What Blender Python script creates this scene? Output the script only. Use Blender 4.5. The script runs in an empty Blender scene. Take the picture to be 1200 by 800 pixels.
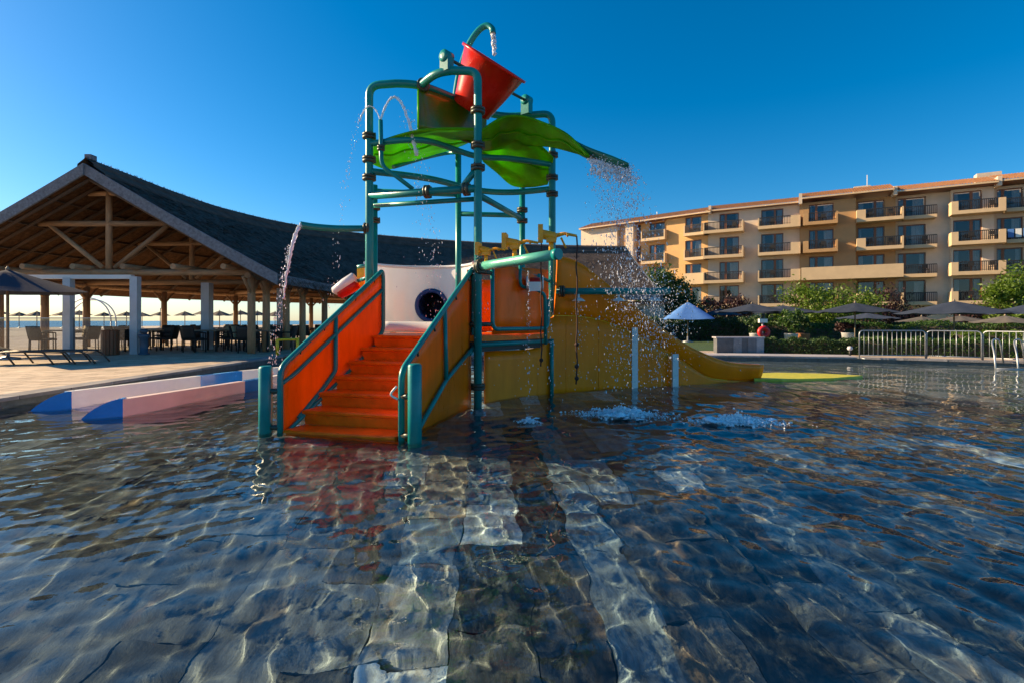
import bpy, bmesh, math, random
import numpy as np
from mathutils import Vector, Matrix, Quaternion
from mathutils.geometry import tessellate_polygon

random.seed(11)
rng = np.random.default_rng(11)
sc = bpy.context.scene
C = sc.collection

# ------------------------------------------------------------------ camera, sky, sun, exposure
EYE = 1.2          # metres above the water
F = 600.0          # focal length in photo pixels (photo 1200 x 800)
HZ = 376.0         # photo row of the horizon
cam = bpy.data.cameras.new('camera')
camo = bpy.data.objects.new('camera', cam)
C.objects.link(camo)
camo.location = (0, 0, EYE)
camo.rotation_euler = (math.pi / 2, 0, 0)
cam.sensor_width = 36
cam.lens = 18
cam.shift_y = (HZ - 400) / 1200
cam.clip_start = 0.05
cam.clip_end = 20000
sc.camera = camo

SUN_EL, SUN_AZ = math.radians(24), math.radians(14.5)     # azimuth: from -X towards +Y
world = bpy.data.worlds.new('World')
sc.world = world
world.use_nodes = True
wn = world.node_tree
bg = wn.nodes['Background']
sky = wn.nodes.new('ShaderNodeTexSky')
sky.sky_type = 'NISHITA'
sky.sun_disc = False
sky.sun_elevation = SUN_EL
sky.sun_rotation = -(math.pi / 2 - SUN_AZ)
sky.altitude = 0
sky.air_density = 0.95
sky.dust_density = 0.4
sky.ozone_density = 4.5
hs = wn.nodes.new('ShaderNodeHueSaturation')
hs.inputs['Hue'].default_value = 0.494
hs.inputs['Saturation'].default_value = 1.36
hs.inputs['Value'].default_value = 1.0
wn.links.new(sky.outputs[0], hs.inputs['Color'])
wn.links.new(hs.outputs[0], bg.inputs[0])
bg.inputs[1].default_value = 0.070

sun = bpy.data.lights.new('sun', 'SUN')
sun.energy = 5.0
sun.angle = math.radians(0.5)
sun.color = (1.0, 0.75, 0.45)
suno = bpy.data.objects.new('sun', sun)
C.objects.link(suno)
SDIR = Vector((-math.cos(SUN_EL) * math.cos(SUN_AZ), math.cos(SUN_EL) * math.sin(SUN_AZ), math.sin(SUN_EL)))
suno.rotation_euler = (-SDIR).to_track_quat('-Z', 'Y').to_euler()
suno.location = (-20, 3, 12)
sun.cycles.is_caustics_light = True

vs = sc.view_settings
vs.view_transform = 'Standard'
vs.look = 'None'
vs.exposure = 1.2
vs.gamma = 1
vs.use_curve_mapping = False
cy = sc.cycles
cy.use_denoising = True
cy.max_bounces = 10
cy.transmission_bounces = 8
cy.transparent_max_bounces = 12
cy.sample_clamp_indirect = 20
cy.blur_glossy = 0.1

# ------------------------------------------------------------------ pixel helpers (a pixel gives a direction, Y its distance)
def P(px, py, Y):
    return Vector(((px - 600) / F * Y, Y, EYE - (py - HZ) / F * Y))

def G(px, py, z=0.0):
    Y = (EYE - z) * F / (py - HZ)
    return Vector(((px - 600) / F * Y, Y, z))

# ------------------------------------------------------------------ materials
def _new(name):
    m = bpy.data.materials.new(name)
    m.use_nodes = True
    return m, m.node_tree, m.node_tree.nodes['Principled BSDF']

def mat(name, col, rough=0.5, metal=0.0, var=0.15, scale=6.0, bump=0.0, bscale=40.0, coat=0.0, transl=0.0, rand=0.0,
        streak=None, spec=0.5, col2=None, stretch=(1, 1, 1)):
    """Principled with noise-driven colour variation, optional bump, per-object variation and thin-sheet translucency"""
    m, nt, b = _new(name)
    N, L = nt.nodes, nt.links
    tc = N.new('ShaderNodeTexCoord')
    mp = N.new('ShaderNodeMapping')
    mp.inputs['Scale'].default_value = stretch
    L.new(tc.outputs['Object'], mp.inputs['Vector'])
    n = N.new('ShaderNodeTexNoise')
    n.inputs['Scale'].default_value = scale
    n.inputs['Detail'].default_value = 6
    n.inputs['Roughness'].default_value = 0.65
    L.new(mp.outputs[0], n.inputs['Vector'])
    cr = N.new('ShaderNodeValToRGB')
    cr.color_ramp.elements[0].position = 0.3
    cr.color_ramp.elements[1].position = 0.7
    c2 = col2 if col2 else tuple(min(1, c * (1 + var)) for c in col)
    c1 = col if col2 else tuple(c * (1 - var) for c in col)
    cr.color_ramp.elements[0].color = (*c1, 1)
    cr.color_ramp.elements[1].color = (*c2, 1)
    L.new(n.outputs['Fac'], cr.inputs[0])
    out = cr.outputs[0]
    if rand:
        oi = N.new('ShaderNodeObjectInfo')
        mr = N.new('ShaderNodeMapRange')
        mr.inputs['To Min'].default_value = 1 - rand
        mr.inputs['To Max'].default_value = 1 + rand
        L.new(oi.outputs['Random'], mr.inputs['Value'])
        mx = N.new('ShaderNodeVectorMath')
        mx.operation = 'SCALE'
        L.new(out, mx.inputs[0])
        L.new(mr.outputs[0], mx.inputs['Scale'])
        out = mx.outputs[0]
    L.new(out, b.inputs['Base Color'])
    rr = N.new('ShaderNodeMapRange')
    rr.inputs['To Min'].default_value = max(0.02, rough * 0.8)
    rr.inputs['To Max'].default_value = min(1, rough * 1.25)
    L.new(n.outputs['Fac'], rr.inputs['Value'])
    L.new(rr.outputs[0], b.inputs['Roughness'])
    b.inputs['Metallic'].default_value = metal
    b.inputs['Coat Weight'].default_value = coat
    b.inputs['Specular IOR Level'].default_value = spec
    if bump:
        n2 = N.new('ShaderNodeTexNoise')
        n2.inputs['Scale'].default_value = bscale
        n2.inputs['Detail'].default_value = 5
        L.new(mp.outputs[0], n2.inputs['Vector'])
        bp = N.new('ShaderNodeBump')
        bp.inputs['Strength'].default_value = bump
        bp.inputs['Distance'].default_value = 0.02
        L.new(n2.outputs['Fac'], bp.inputs['Height'])
        L.new(bp.outputs[0], b.inputs['Normal'])
    if transl:
        tr = N.new('ShaderNodeBsdfTranslucent')
        L.new(out, tr.inputs['Color'])
        ms = N.new('ShaderNodeMixShader')
        ms.inputs[0].default_value = transl
        L.new(b.outputs[0], ms.inputs[1])
        L.new(tr.outputs[0], ms.inputs[2])
        L.new(ms.outputs[0], N['Material Output'].inputs['Surface'])
    return m

def glass_mat(name, tint, rough=0.02, ior=1.45, trans=1.0):
    m, nt, b = _new(name)
    b.inputs['Base Color'].default_value = (*tint, 1)
    b.inputs['Roughness'].default_value = rough
    b.inputs['IOR'].default_value = ior
    b.inputs['Transmission Weight'].default_value = trans
    return m

M = {}
M['teal'] = mat('teal_paint', (0.004, 0.21, 0.20), 0.32, var=0.2, scale=3, coat=0.0, spec=0.4, bump=0.04, bscale=60)
M['mint'] = mat('mint_paint', (0.10, 0.43, 0.33), 0.3, var=0.12, scale=3, coat=0.3, bump=0.04, bscale=60)
M['orange'] = mat('orange_fibreglass', (0.90, 0.155, 0.002), 0.28, var=0.22, scale=3.5, coat=0.0, spec=0.22, transl=0.10, stretch=(1, 1, .3), bump=0.03, bscale=8)
M['orange_step'] = mat('orange_step', (0.86, 0.150, 0.003), 0.35, var=0.25, scale=5, coat=0.0, spec=0.2, bump=0.06, bscale=90)
M['yellow'] = mat('yellow_fibreglass', (0.97, 0.215, 0.001), 0.3, var=0.18, scale=2.6, coat=0.0, spec=0.2, transl=0.05, stretch=(1, 1, .3), bump=0.04, bscale=5)
M['yellow_edge'] = mat('yellow_edge', (0.85, 0.52, 0.01), 0.35, var=0.1)
M['gun_yellow'] = mat('gun_yellow', (0.85, 0.36, 0.008), 0.35, var=0.2, scale=20)
M['mat_yellow'] = mat('landing_yellow', (0.62, 0.52, 0.03), 0.5, var=0.3, scale=9, col2=(0.36, 0.38, 0.03), bump=0.1)
M['red'] = mat('red_fibreglass', (0.62, 0.016, 0.008), 0.26, var=0.18, scale=3, coat=0.0, spec=0.3, transl=0.03)
M['green'] = mat('leaf_green', (0.17, 0.58, 0.004), 0.3, var=0.3, scale=2.2, coat=0.0, spec=0.25, transl=0.58)
M['green_dark'] = mat('dark_green_fibreglass', (0.018, 0.17, 0.10), 0.3, var=0.3, scale=5, coat=0.3, transl=0.1)
M['panel_green'] = mat('splash_panel_green', (0.035, 0.17, 0.012), 0.3, var=0.3, scale=2.2, col2=(0.20, 0.13, 0.010), coat=0.4, transl=0.3)  # amber second tone paints an orange reflection into the green
M['white_frp'] = mat('white_fibreglass', (0.80, 0.78, 0.76), 0.22, var=0.05, scale=2, coat=0.4, transl=0.12)
M['pink_frp'] = mat('faded_pink_fibreglass', (0.88, 0.70, 0.60), 0.35, var=0.1, scale=2, coat=0.2)
M['cream_frp'] = mat('faded_cream_fibreglass', (0.90, 0.86, 0.78), 0.35, var=0.08, scale=2, coat=0.2)
M['blue_frp'] = mat('blue_fibreglass', (0.008, 0.19, 0.58), 0.25, var=0.15, scale=3, coat=0.4)
M['navy_tube'] = mat('dark_blue_tube', (0.008, 0.035, 0.17), 0.35, var=0.1)
M['black'] = mat('plain_black', (0.012, 0.012, 0.013), 0.55, var=0.2)
M['bolt'] = mat('bolted_flange', (0.018, 0.075, 0.07), 0.4, metal=0.3, var=0.4, scale=40, col2=(0.10, 0.06, 0.03))
M['rope'] = mat('dark_rope', (0.045, 0.015, 0.01), 0.8, var=0.3, scale=60)
M['steel'] = mat('galvanised_steel', (0.36, 0.38, 0.40), 0.42, metal=0.7, var=0.1, scale=30)
M['white_paint'] = mat('white_paint', (0.72, 0.72, 0.70), 0.45, var=0.06, scale=4)
M['grey_post'] = mat('pale_grey_paint', (0.50, 0.53, 0.56), 0.45, var=0.1, scale=3)
M['log'] = mat('peeled_log', (0.34, 0.20, 0.10), 0.7, var=0.35, scale=4, bump=0.35, bscale=25, rand=0.25, stretch=(3, 3, 0.6))
M['thatch'] = mat('weathered_thatch', (0.060, 0.046, 0.038), 0.95, var=0.6, scale=2.2, bump=1.0, bscale=38, spec=0.15, col2=(0.13, 0.10, 0.082))
M['thatch_edge'] = mat('cut_thatch_edge', (0.16, 0.175, 0.20), 0.85, var=0.4, scale=14, bump=0.9, bscale=60)
M['thatch_under'] = mat('thatch_underside', (0.16, 0.078, 0.034), 0.9, var=0.6, scale=8, bump=1.0, bscale=30, spec=0.1, col2=(0.055, 0.028, 0.014))
M['log_shaded'] = mat('shaded_log', (0.075, 0.042, 0.022), 0.8, var=0.4, scale=4, bump=0.3, bscale=25, rand=0.3, stretch=(3, 3, 0.6))  # darker copy of the log colour: shade under the roof painted in
M['rattan'] = mat('dark_rattan', (0.018, 0.015, 0.013), 0.6, var=0.4, scale=60, bump=0.4, bscale=90)
M['rattan_tan'] = mat('tan_cushion', (0.42, 0.31, 0.18), 0.8, var=0.2, scale=20)
M['tabletop'] = mat('table_top', (0.22, 0.17, 0.12), 0.4, var=0.2, scale=8)
M['canvas_navy'] = mat('charcoal_canvas', (0.026, 0.038, 0.066), 0.8, var=0.2, scale=4, transl=0.1, rand=0.25, bump=0.2, bscale=120)
M['canvas_grey'] = mat('grey_canvas', (0.12, 0.105, 0.09), 0.85, var=0.2, scale=4, transl=0.12, rand=0.2)
M['canvas_blue'] = mat('blue_canvas', (0.09, 0.24, 0.60), 0.8, var=0.1, scale=4, transl=0.15)
M['straw'] = mat('beach_straw', (0.09, 0.07, 0.055), 0.9, var=0.3, scale=8, rand=0.3)
M['pole_wood'] = mat('pole_wood', (0.22, 0.17, 0.12), 0.6, var=0.2, scale=10)
M['wood_bin'] = mat('bin_wood', (0.17, 0.055, 0.018), 0.5, var=0.35, scale=12, stretch=(4, 4, 0.5))
M['blue_post'] = mat('slate_blue_paint', (0.05, 0.085, 0.13), 0.5)
M['lounger_mesh'] = mat('lounger_sling', (0.05, 0.045, 0.04), 0.7, var=0.2, scale=30)
M['lounger_frame'] = mat('lounger_frame', (0.06, 0.045, 0.03), 0.4, var=0.2)
M['cream_wall'] = mat('cream_render', (0.58, 0.475, 0.37), 0.85, var=0.08, scale=1.2, bump=0.15, bscale=60)
M['ochre_wall'] = mat('ochre_render', (0.42, 0.245, 0.11), 0.85, var=0.09, scale=1.2, bump=0.15, bscale=60)
M['orange_wall'] = mat('orange_render', (0.58, 0.34, 0.14), 0.85, var=0.09, scale=1.2, bump=0.15, bscale=60)
M['sand_wall'] = mat('sand_render', (0.56, 0.405, 0.245), 0.85, var=0.08, scale=1.2, bump=0.15, bscale=60)
M['brown_frame'] = mat('brown_window_frame', (0.20, 0.068, 0.022), 0.4, var=0.2, scale=6)
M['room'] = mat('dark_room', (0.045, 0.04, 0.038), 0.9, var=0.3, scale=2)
M['curtain'] = mat('pale_curtain', (0.62, 0.59, 0.55), 0.9, var=0.25, scale=3, stretch=(6, 6, 0.3))
M['iron'] = mat('dark_iron', (0.02, 0.018, 0.018), 0.5, var=0.2)
M['clay'] = mat('clay_roof_tiles', (0.22, 0.095, 0.04), 0.85, var=0.3, scale=3, col2=(0.42, 0.20, 0.085), bump=0.2)
M['grass'] = mat('lawn_grass', (0.035, 0.075, 0.015), 0.9, var=0.4, scale=6, bump=0.8, bscale=60)
M['bark'] = mat('bark', (0.085, 0.06, 0.045), 0.9, var=0.3, scale=12, bump=0.5)
M['leaf_bright'] = mat('bright_leaves', (0.10, 0.17, 0.012), 0.5, var=0.4, scale=2.0, transl=0.4)
M['leaf_mid'] = mat('mid_leaves', (0.045, 0.10, 0.014), 0.5, var=0.4, scale=2.0, transl=0.35)
M['leaf_dark'] = mat('dark_leaves', (0.036, 0.078, 0.016), 0.55, var=0.4, scale=3.0, transl=0.25)
M['leaf_red'] = mat('plum_leaves', (0.045, 0.016, 0.018), 0.55, var=0.4, scale=3.0, transl=0.3)
M['flower'] = mat('pink_flowers', (0.45, 0.10, 0.25), 0.6, var=0.3, scale=8)
M['sand'] = mat('beach_sand', (0.42, 0.34, 0.25), 0.95, var=0.15, scale=0.4, bump=0.4, bscale=4)
M['terracotta'] = mat('terracotta', (0.40, 0.17, 0.08), 0.8)
M['pot_white'] = mat('pale_planter', (0.5, 0.5, 0.52), 0.6)
M['slate_wall'] = mat('slate_panel', (0.17, 0.18, 0.20), 0.7, var=0.3, scale=5, rand=0.55, bump=0.4, bscale=20)
M['red_buoy'] = mat('lifebuoy_red', (0.55, 0.015, 0.02), 0.45, var=0.1)
M['glass'] = glass_mat('clear_screen_glass', (0.85, 0.92, 0.95), 0.0, 1.45)

def window_glass():
    m, nt, b = _new('window_glass')
    N, L = nt.nodes, nt.links
    fr = N.new('ShaderNodeFresnel')
    ge = N.new('ShaderNodeNewGeometry')
    io = N.new('ShaderNodeMapRange')
    io.inputs['To Min'].default_value = 1.6
    io.inputs['To Max'].default_value = 1 / 1.6          # same reflectance on the pane's back face
    L.new(ge.outputs['Backfacing'], io.inputs['Value'])
    L.new(io.outputs[0], fr.inputs[0])
    gl = N.new('ShaderNodeBsdfGlossy')
    gl.inputs['Roughness'].default_value = 0.02
    gl.inputs['Color'].default_value = (0.9, 0.92, 0.95, 1)
    tr = N.new('ShaderNodeBsdfTransparent')
    tr.inputs['Color'].default_value = (0.75, 0.78, 0.80, 1)
    mx = N.new('ShaderNodeMixShader')
    L.new(fr.outputs[0], mx.inputs[0])
    L.new(tr.outputs[0], mx.inputs[1])
    L.new(gl.outputs[0], mx.inputs[2])
    L.new(mx.outputs[0], N['Material Output'].inputs['Surface'])
    return m
M['window_glass'] = window_glass()
M['screen_glass'] = M['window_glass']

def water_mat():
    m, nt, b = _new('pool_water')
    N, L = nt.nodes, nt.links
    b.inputs['Base Color'].default_value = (0.76, 0.955, 0.97, 1)
    b.inputs['Roughness'].default_value = 0.0
    b.inputs['IOR'].default_value = 1.333
    b.inputs['Transmission Weight'].default_value = 1.0
    tc = N.new('ShaderNodeTexCoord')
    mp = N.new('ShaderNodeMapping')
    mp.inputs['Scale'].default_value = (1.0, 1.6, 1.0)
    L.new(tc.outputs['Object'], mp.inputs['Vector'])
    n = N.new('ShaderNodeTexNoise')
    n.inputs['Scale'].default_value = 7
    n.inputs['Detail'].default_value = 3
    L.new(mp.outputs[0], n.inputs['Vector'])
    bp = N.new('ShaderNodeBump')
    bp.inputs['Strength'].default_value = 0.05
    bp.inputs['Distance'].default_value = 0.03
    L.new(n.outputs['Fac'], bp.inputs['Height'])
    L.new(bp.outputs[0], b.inputs['Normal'])
    return m
M['water'] = water_mat()

def sea_mat():
    m, nt, b = _new('sea_water')
    N, L = nt.nodes, nt.links
    b.inputs['Base Color'].default_value = (0.05, 0.11, 0.16, 1)
    b.inputs['Roughness'].default_value = 0.25
    tc = N.new('ShaderNodeTexCoord')
    n = N.new('ShaderNodeTexNoise')
    n.inputs['Scale'].default_value = 0.5
    n.inputs['Detail'].default_value = 6
    L.new(tc.outputs['Object'], n.inputs['Vector'])
    bp = N.new('ShaderNodeBump')
    bp.inputs['Strength'].default_value = 0.6
    bp.inputs['Distance'].default_value = 0.5
    L.new(n.outputs['Fac'], bp.inputs['Height'])
    L.new(bp.outputs[0], b.inputs['Normal'])
    return m
M['sea'] = sea_mat()

def drop_mat(name, white):
    m, nt, b = _new(name)
    b.inputs['Base Color'].default_value = (0.95, 0.96, 1.0, 1)
    b.inputs['Roughness'].default_value = 0.05
    b.inputs['IOR'].default_value = 1.333
    b.inputs['Transmission Weight'].default_value = 1.0 - white
    return m
M['drop'] = drop_mat('water_drop', 0.55)
M['jet'] = drop_mat('water_jet', 0.6)
M['foam'] = drop_mat('water_foam', 0.9)

def slate_mat(k=1.0, nm='riven_slate'):
    """riven slate: per-slab tone from Object Info, veins and riven bump"""
    m, nt, b = _new(nm)
    N, L = nt.nodes, nt.links
    tc = N.new('ShaderNodeTexCoord')
    oi = N.new('ShaderNodeObjectInfo')
    add = N.new('ShaderNodeVectorMath')
    add.operation = 'ADD'
    sc_ = N.new('ShaderNodeVectorMath')
    sc_.operation = 'SCALE'
    sc_.inputs[0].default_value = (37, 19, 11)
    L.new(oi.outputs['Random'], sc_.inputs['Scale'])
    L.new(tc.outputs['Object'], add.inputs[0])
    L.new(sc_.outputs[0], add.inputs[1])
    tone = N.new('ShaderNodeValToRGB')
    el = tone.color_ramp.elements
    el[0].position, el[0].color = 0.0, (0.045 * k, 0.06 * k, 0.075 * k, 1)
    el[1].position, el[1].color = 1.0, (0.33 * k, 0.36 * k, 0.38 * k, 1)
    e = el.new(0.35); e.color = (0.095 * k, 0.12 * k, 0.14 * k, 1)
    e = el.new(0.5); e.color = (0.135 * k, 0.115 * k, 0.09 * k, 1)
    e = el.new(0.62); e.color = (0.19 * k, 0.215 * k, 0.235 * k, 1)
    L.new(oi.outputs['Random'], tone.inputs[0])
    n = N.new('ShaderNodeTexNoise')
    n.inputs['Scale'].default_value = 5
    n.inputs['Detail'].default_value = 8
    n.inputs['Roughness'].default_value = 0.7
    L.new(add.outputs[0], n.inputs['Vector'])
    var = N.new('ShaderNodeMapRange')
    var.inputs['From Min'].default_value = 0.3
    var.inputs['From Max'].default_value = 0.7
    var.inputs['To Min'].default_value = 0.35
    var.inputs['To Max'].default_value = 1.6
    L.new(n.outputs['Fac'], var.inputs['Value'])
    mul = N.new('ShaderNodeVectorMath')
    mul.operation = 'SCALE'
    L.new(tone.outputs[0], mul.inputs[0])
    L.new(var.outputs[0], mul.inputs['Scale'])
    n2 = N.new('ShaderNodeTexNoise')
    n2.inputs['Scale'].default_value = 2.4
    n2.inputs['Detail'].default_value = 4
    L.new(add.outputs[0], n2.inputs['Vector'])
    rr = N.new('ShaderNodeValToRGB')
    rr.color_ramp.elements[0].position = 0.58
    rr.color_ramp.elements[1].position = 0.72
    L.new(n2.outputs['Fac'], rr.inputs[0])
    mix = N.new('ShaderNodeMix')
    mix.data_type = 'RGBA'
    mix.inputs['B'].default_value = (0.20, 0.115, 0.05, 1)
    sfac = N.new('ShaderNodeMath'); sfac.operation = 'MULTIPLY'; sfac.inputs[1].default_value = 0.6
    L.new(rr.outputs[0], sfac.inputs[0])
    L.new(sfac.outputs[0], mix.inputs['Factor'])
    L.new(mul.outputs[0], mix.inputs['A'])
    L.new(mix.outputs['Result'], b.inputs['Base Color'])
    b.inputs['Roughness'].default_value = 0.6
    bp = N.new('ShaderNodeBump')
    bp.inputs['Strength'].default_value = 0.7
    bp.inputs['Distance'].default_value = 0.015
    L.new(n.outputs['Fac'], bp.inputs['Height'])
    L.new(bp.outputs[0], b.inputs['Normal'])
    return m
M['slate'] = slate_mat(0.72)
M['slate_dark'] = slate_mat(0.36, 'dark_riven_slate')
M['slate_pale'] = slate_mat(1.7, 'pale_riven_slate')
M['grout'] = mat('dark_grout', (0.10, 0.11, 0.11), 0.9, var=0.3, scale=8)
M['slate_far'] = mat('far_slate', (0.12, 0.135, 0.15), 0.7, var=0.6, scale=1.6, col2=(0.24, 0.25, 0.26))

def paving_mat():
    m, nt, b = _new('patio_pavers')
    N, L = nt.nodes, nt.links
    tc = N.new('ShaderNodeTexCoord')
    br = N.new('ShaderNodeTexBrick')
    br.inputs['Scale'].default_value = 1.0
    br.inputs['Brick Width'].default_value = 0.6
    br.inputs['Row Height'].default_value = 0.4
    br.inputs['Mortar Size'].default_value = 0.012
    br.inputs['Color1'].default_value = (0.44, 0.33, 0.23, 1)
    br.inputs['Color2'].default_value = (0.56, 0.44, 0.32, 1)
    br.inputs['Mortar'].default_value = (0.14, 0.11, 0.085, 1)
    L.new(tc.outputs['Object'], br.inputs['Vector'])
    n = N.new('ShaderNodeTexNoise')
    n.inputs['Scale'].default_value = 3
    n.inputs['Detail'].default_value = 8
    n.inputs['Roughness'].default_value = 0.7
    L.new(tc.outputs['Object'], n.inputs['Vector'])
    mr = N.new('ShaderNodeMapRange')
    mr.inputs['From Min'].default_value = 0.3
    mr.inputs['From Max'].default_value = 0.7
    mr.inputs['To Min'].default_value = 0.6
    mr.inputs['To Max'].default_value = 1.25
    L.new(n.outputs['Fac'], mr.inputs['Value'])
    mul = N.new('ShaderNodeVectorMath')
    mul.operation = 'SCALE'
    L.new(br.outputs['Color'], mul.inputs[0])
    L.new(mr.outputs[0], mul.inputs['Scale'])
    L.new(mul.outputs[0], b.inputs['Base Color'])
    b.inputs['Roughness'].default_value = 0.75
    bp = N.new('ShaderNodeBump')
    bp.inputs['Strength'].default_value = 0.4
    bp.inputs['Distance'].default_value = 0.01
    L.new(br.outputs['Fac'], bp.inputs['Height'])
    bp.invert = True
    L.new(bp.outputs[0], b.inputs['Normal'])
    return m
M['paving'] = paving_mat()
M['coping'] = mat('coping_stone', (0.20, 0.19, 0.19), 0.7, var=0.3, scale=3, bump=0.3, bscale=30, rand=0.2)
M['stone_pale'] = mat('pale_path', (0.36, 0.34, 0.36), 0.8, var=0.15, scale=2, bump=0.2)

# ------------------------------------------------------------------ mesh building
class MB:
    def __init__(s):
        s.v, s.f, s.sm = [], [], []

    def face(s, idx, smooth=False):
        s.f.append(tuple(idx)); s.sm.append(smooth)

    def box(s, c, size, rz=0.0, rot=None):
        hx, hy, hz = (d / 2 for d in size)
        R = rot if rot is not None else Matrix.Rotation(rz, 3, 'Z')
        i = len(s.v)
        for x, y, z in ((-1, -1, -1), (1, -1, -1), (1, 1, -1), (-1, 1, -1), (-1, -1, 1), (1, -1, 1), (1, 1, 1), (-1, 1, 1)):
            s.v.append(Vector(c) + R @ Vector((x * hx, y * hy, z * hz)))
        for q in ((0, 3, 2, 1), (4, 5, 6, 7), (0, 1, 5, 4), (1, 2, 6, 5), (2, 3, 7, 6), (3, 0, 4, 7)):
            s.face([i + k for k in q])
        return s

    def bar(s, a, b, w, h, up=(0, 0, 1)):
        a, b = Vector(a), Vector(b)
        d = (b - a)
        ln = d.length
        x = d.normalized()
        y = Vector(up).cross(x)
        if y.length < 1e-5:
            y = Vector((1, 0, 0)).cross(x)
        y.normalize()
        z = x.cross(y)
        R = Matrix((x, y, z)).transposed()
        return s.box((a + b) / 2, (ln, w, h), rot=R)

    def tube(s, pts, r, seg=10, caps=True):
        pts = [Vector(p) for p in pts]
        n = len(pts)
        rs = r if isinstance(r, (list, tuple)) else [r] * n
        tang = []
        for k in range(n):
            a = pts[max(0, k - 1)]; b = pts[min(n - 1, k + 1)]
            tang.append((b - a).normalized())
        t = tang[0]
        nrm = t.orthogonal().normalized()
        base = len(s.v)
        for k in range(n):
            if k:
                q = tang[k - 1].rotation_difference(tang[k])
                nrm = q @ nrm
                nrm = (nrm - tang[k] * nrm.dot(tang[k])).normalized()
            bn = tang[k].cross(nrm)
            for j in range(seg):
                a = 2 * math.pi * j / seg
                s.v.append(pts[k] + (nrm * math.cos(a) + bn * math.sin(a)) * rs[k])
        for k in range(n - 1):
            for j in range(seg):
                j2 = (j + 1) % seg
                s.face((base + k * seg + j, base + k * seg + j2, base + (k + 1) * seg + j2, base + (k + 1) * seg + j), True)
        if caps:
            s.face([base + j for j in reversed(range(seg))])
            s.face([base + (n - 1) * seg + j for j in range(seg)])
        return s

    def lathe(s, prof, c=(0, 0, 0), seg=20, rot=None, caps=(True, True)):
        base = len(s.v)
        R = rot if rot is not None else Matrix.Identity(3)
        for r, z in prof:
            for j in range(seg):
                a = 2 * math.pi * j / seg
                s.v.append(Vector(c) + R @ Vector((r * math.cos(a), r * math.sin(a), z)))
        n = len(prof)
        for k in range(n - 1):
            for j in range(seg):
                j2 = (j + 1) % seg
                s.face((base + k * seg + j, base + k * seg + j2, base + (k + 1) * seg + j2, base + (k + 1) * seg + j), True)
        if caps[0]:
            s.face([base + j for j in reversed(range(seg))])
        if caps[1]:
            s.face([base + (n - 1) * seg + j for j in range(seg)])
        return s

    def prism(s, poly, thick):
        """poly: planar 3-D points; thick: offset vector"""
        poly = [Vector(p) for p in poly]
        n = len(poly)
        t = Vector(thick)
        i = len(s.v)
        s.v += poly + [p + t for p in poly]
        s.face([i + k for k in range(n)])
        s.face([i + n + k for k in reversed(range(n))])
        for k in range(n):
            k2 = (k + 1) % n
            s.face((i + k, i + n + k, i + n + k2, i + k2))
        return s

    def sheet(s, rows, thick=0.0, smooth=True):
        """grid of rows of points; thick gives it a body along the normals"""
        R, Cn = len(rows), len(rows[0])
        P_ = [[Vector(p) for p in row] for row in rows]
        def nrm(i, j):
            a = P_[min(R - 1, i + 1)][j] - P_[max(0, i - 1)][j]
            b = P_[i][min(Cn - 1, j + 1)] - P_[i][max(0, j - 1)]
            v = a.cross(b)
            return v.normalized() if v.length > 1e-9 else Vector((0, 0, 1))
        b0 = len(s.v)
        for i in range(R):
            for j in range(Cn):
                s.v.append(P_[i][j])
        for i in range(R - 1):
            for j in range(Cn - 1):
                s.face((b0 + i * Cn + j, b0 + i * Cn + j + 1, b0 + (i + 1) * Cn + j + 1, b0 + (i + 1) * Cn + j), smooth)
        if thick:
            b1 = len(s.v)
            for i in range(R):
                for j in range(Cn):
                    s.v.append(P_[i][j] + nrm(i, j) * thick)
            for i in range(R - 1):
                for j in range(Cn - 1):
                    s.face((b1 + i * Cn + j, b1 + (i + 1) * Cn + j, b1 + (i + 1) * Cn + j + 1, b1 + i * Cn + j + 1), smooth)
            ring = [(0, j) for j in range(Cn)] + [(i, Cn - 1) for i in range(1, R)] + [(R - 1, j) for j in range(Cn - 2, -1, -1)] + [(i, 0) for i in range(R - 2, 0, -1)]
            for k in range(len(ring)):
                a, b = ring[k], ring[(k + 1) % len(ring)]
                s.face((b0 + a[0] * Cn + a[1], b1 + a[0] * Cn + a[1], b1 + b[0] * Cn + b[1], b0 + b[0] * Cn + b[1]))
        return s

    def mesh(s, name):
        me = bpy.data.meshes.new(name)
        me.from_pydata([tuple(v) for v in s.v], [], s.f)
        me.polygons.foreach_set('use_smooth', s.sm)
        me.update()
        return me

    def build(s, name, material, parent=None, recalc=True):
        me = s.mesh(name)
        if recalc:
            bm = bmesh.new(); bm.from_mesh(me)
            bmesh.ops.recalc_face_normals(bm, faces=bm.faces)
            bm.to_mesh(me); bm.free()
        return link(name, me, material, parent)

def link(name, me, material, parent=None):
    if material is not None and not me.materials:
        me.materials.append(M[material] if isinstance(material, str) else material)
    o = bpy.data.objects.new(name, me)
    C.objects.link(o)
    if parent is not None:
        o.parent = parent
        o.matrix_parent_inverse = Matrix.Translation(parent.location).inverted() if parent.type == 'EMPTY' and parent.parent is None and tuple(parent.rotation_euler) == (0, 0, 0) else Matrix.Identity(4)
    return o

def tag(o, label=None, cat=None, group=None, kind=None):
    if label: o['label'] = label
    if cat: o['category'] = cat
    if group: o['group'] = group
    if kind: o['kind'] = kind
    return o

def thing(name, label, cat, loc=(0, 0, 0), group=None):
    """Empty at the base of a thing. Parts are built in world coordinates and stay there."""
    o = bpy.data.objects.new(name, None)
    C.objects.link(o)
    o.location = loc
    o.empty_display_size = 0.2
    return tag(o, label, cat, group)

def copy_tree(o, parent=None):
    c = o.copy()
    C.objects.link(c)
    c.parent = parent
    for ch in o.children:
        copy_tree(ch, c)
    return c

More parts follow.
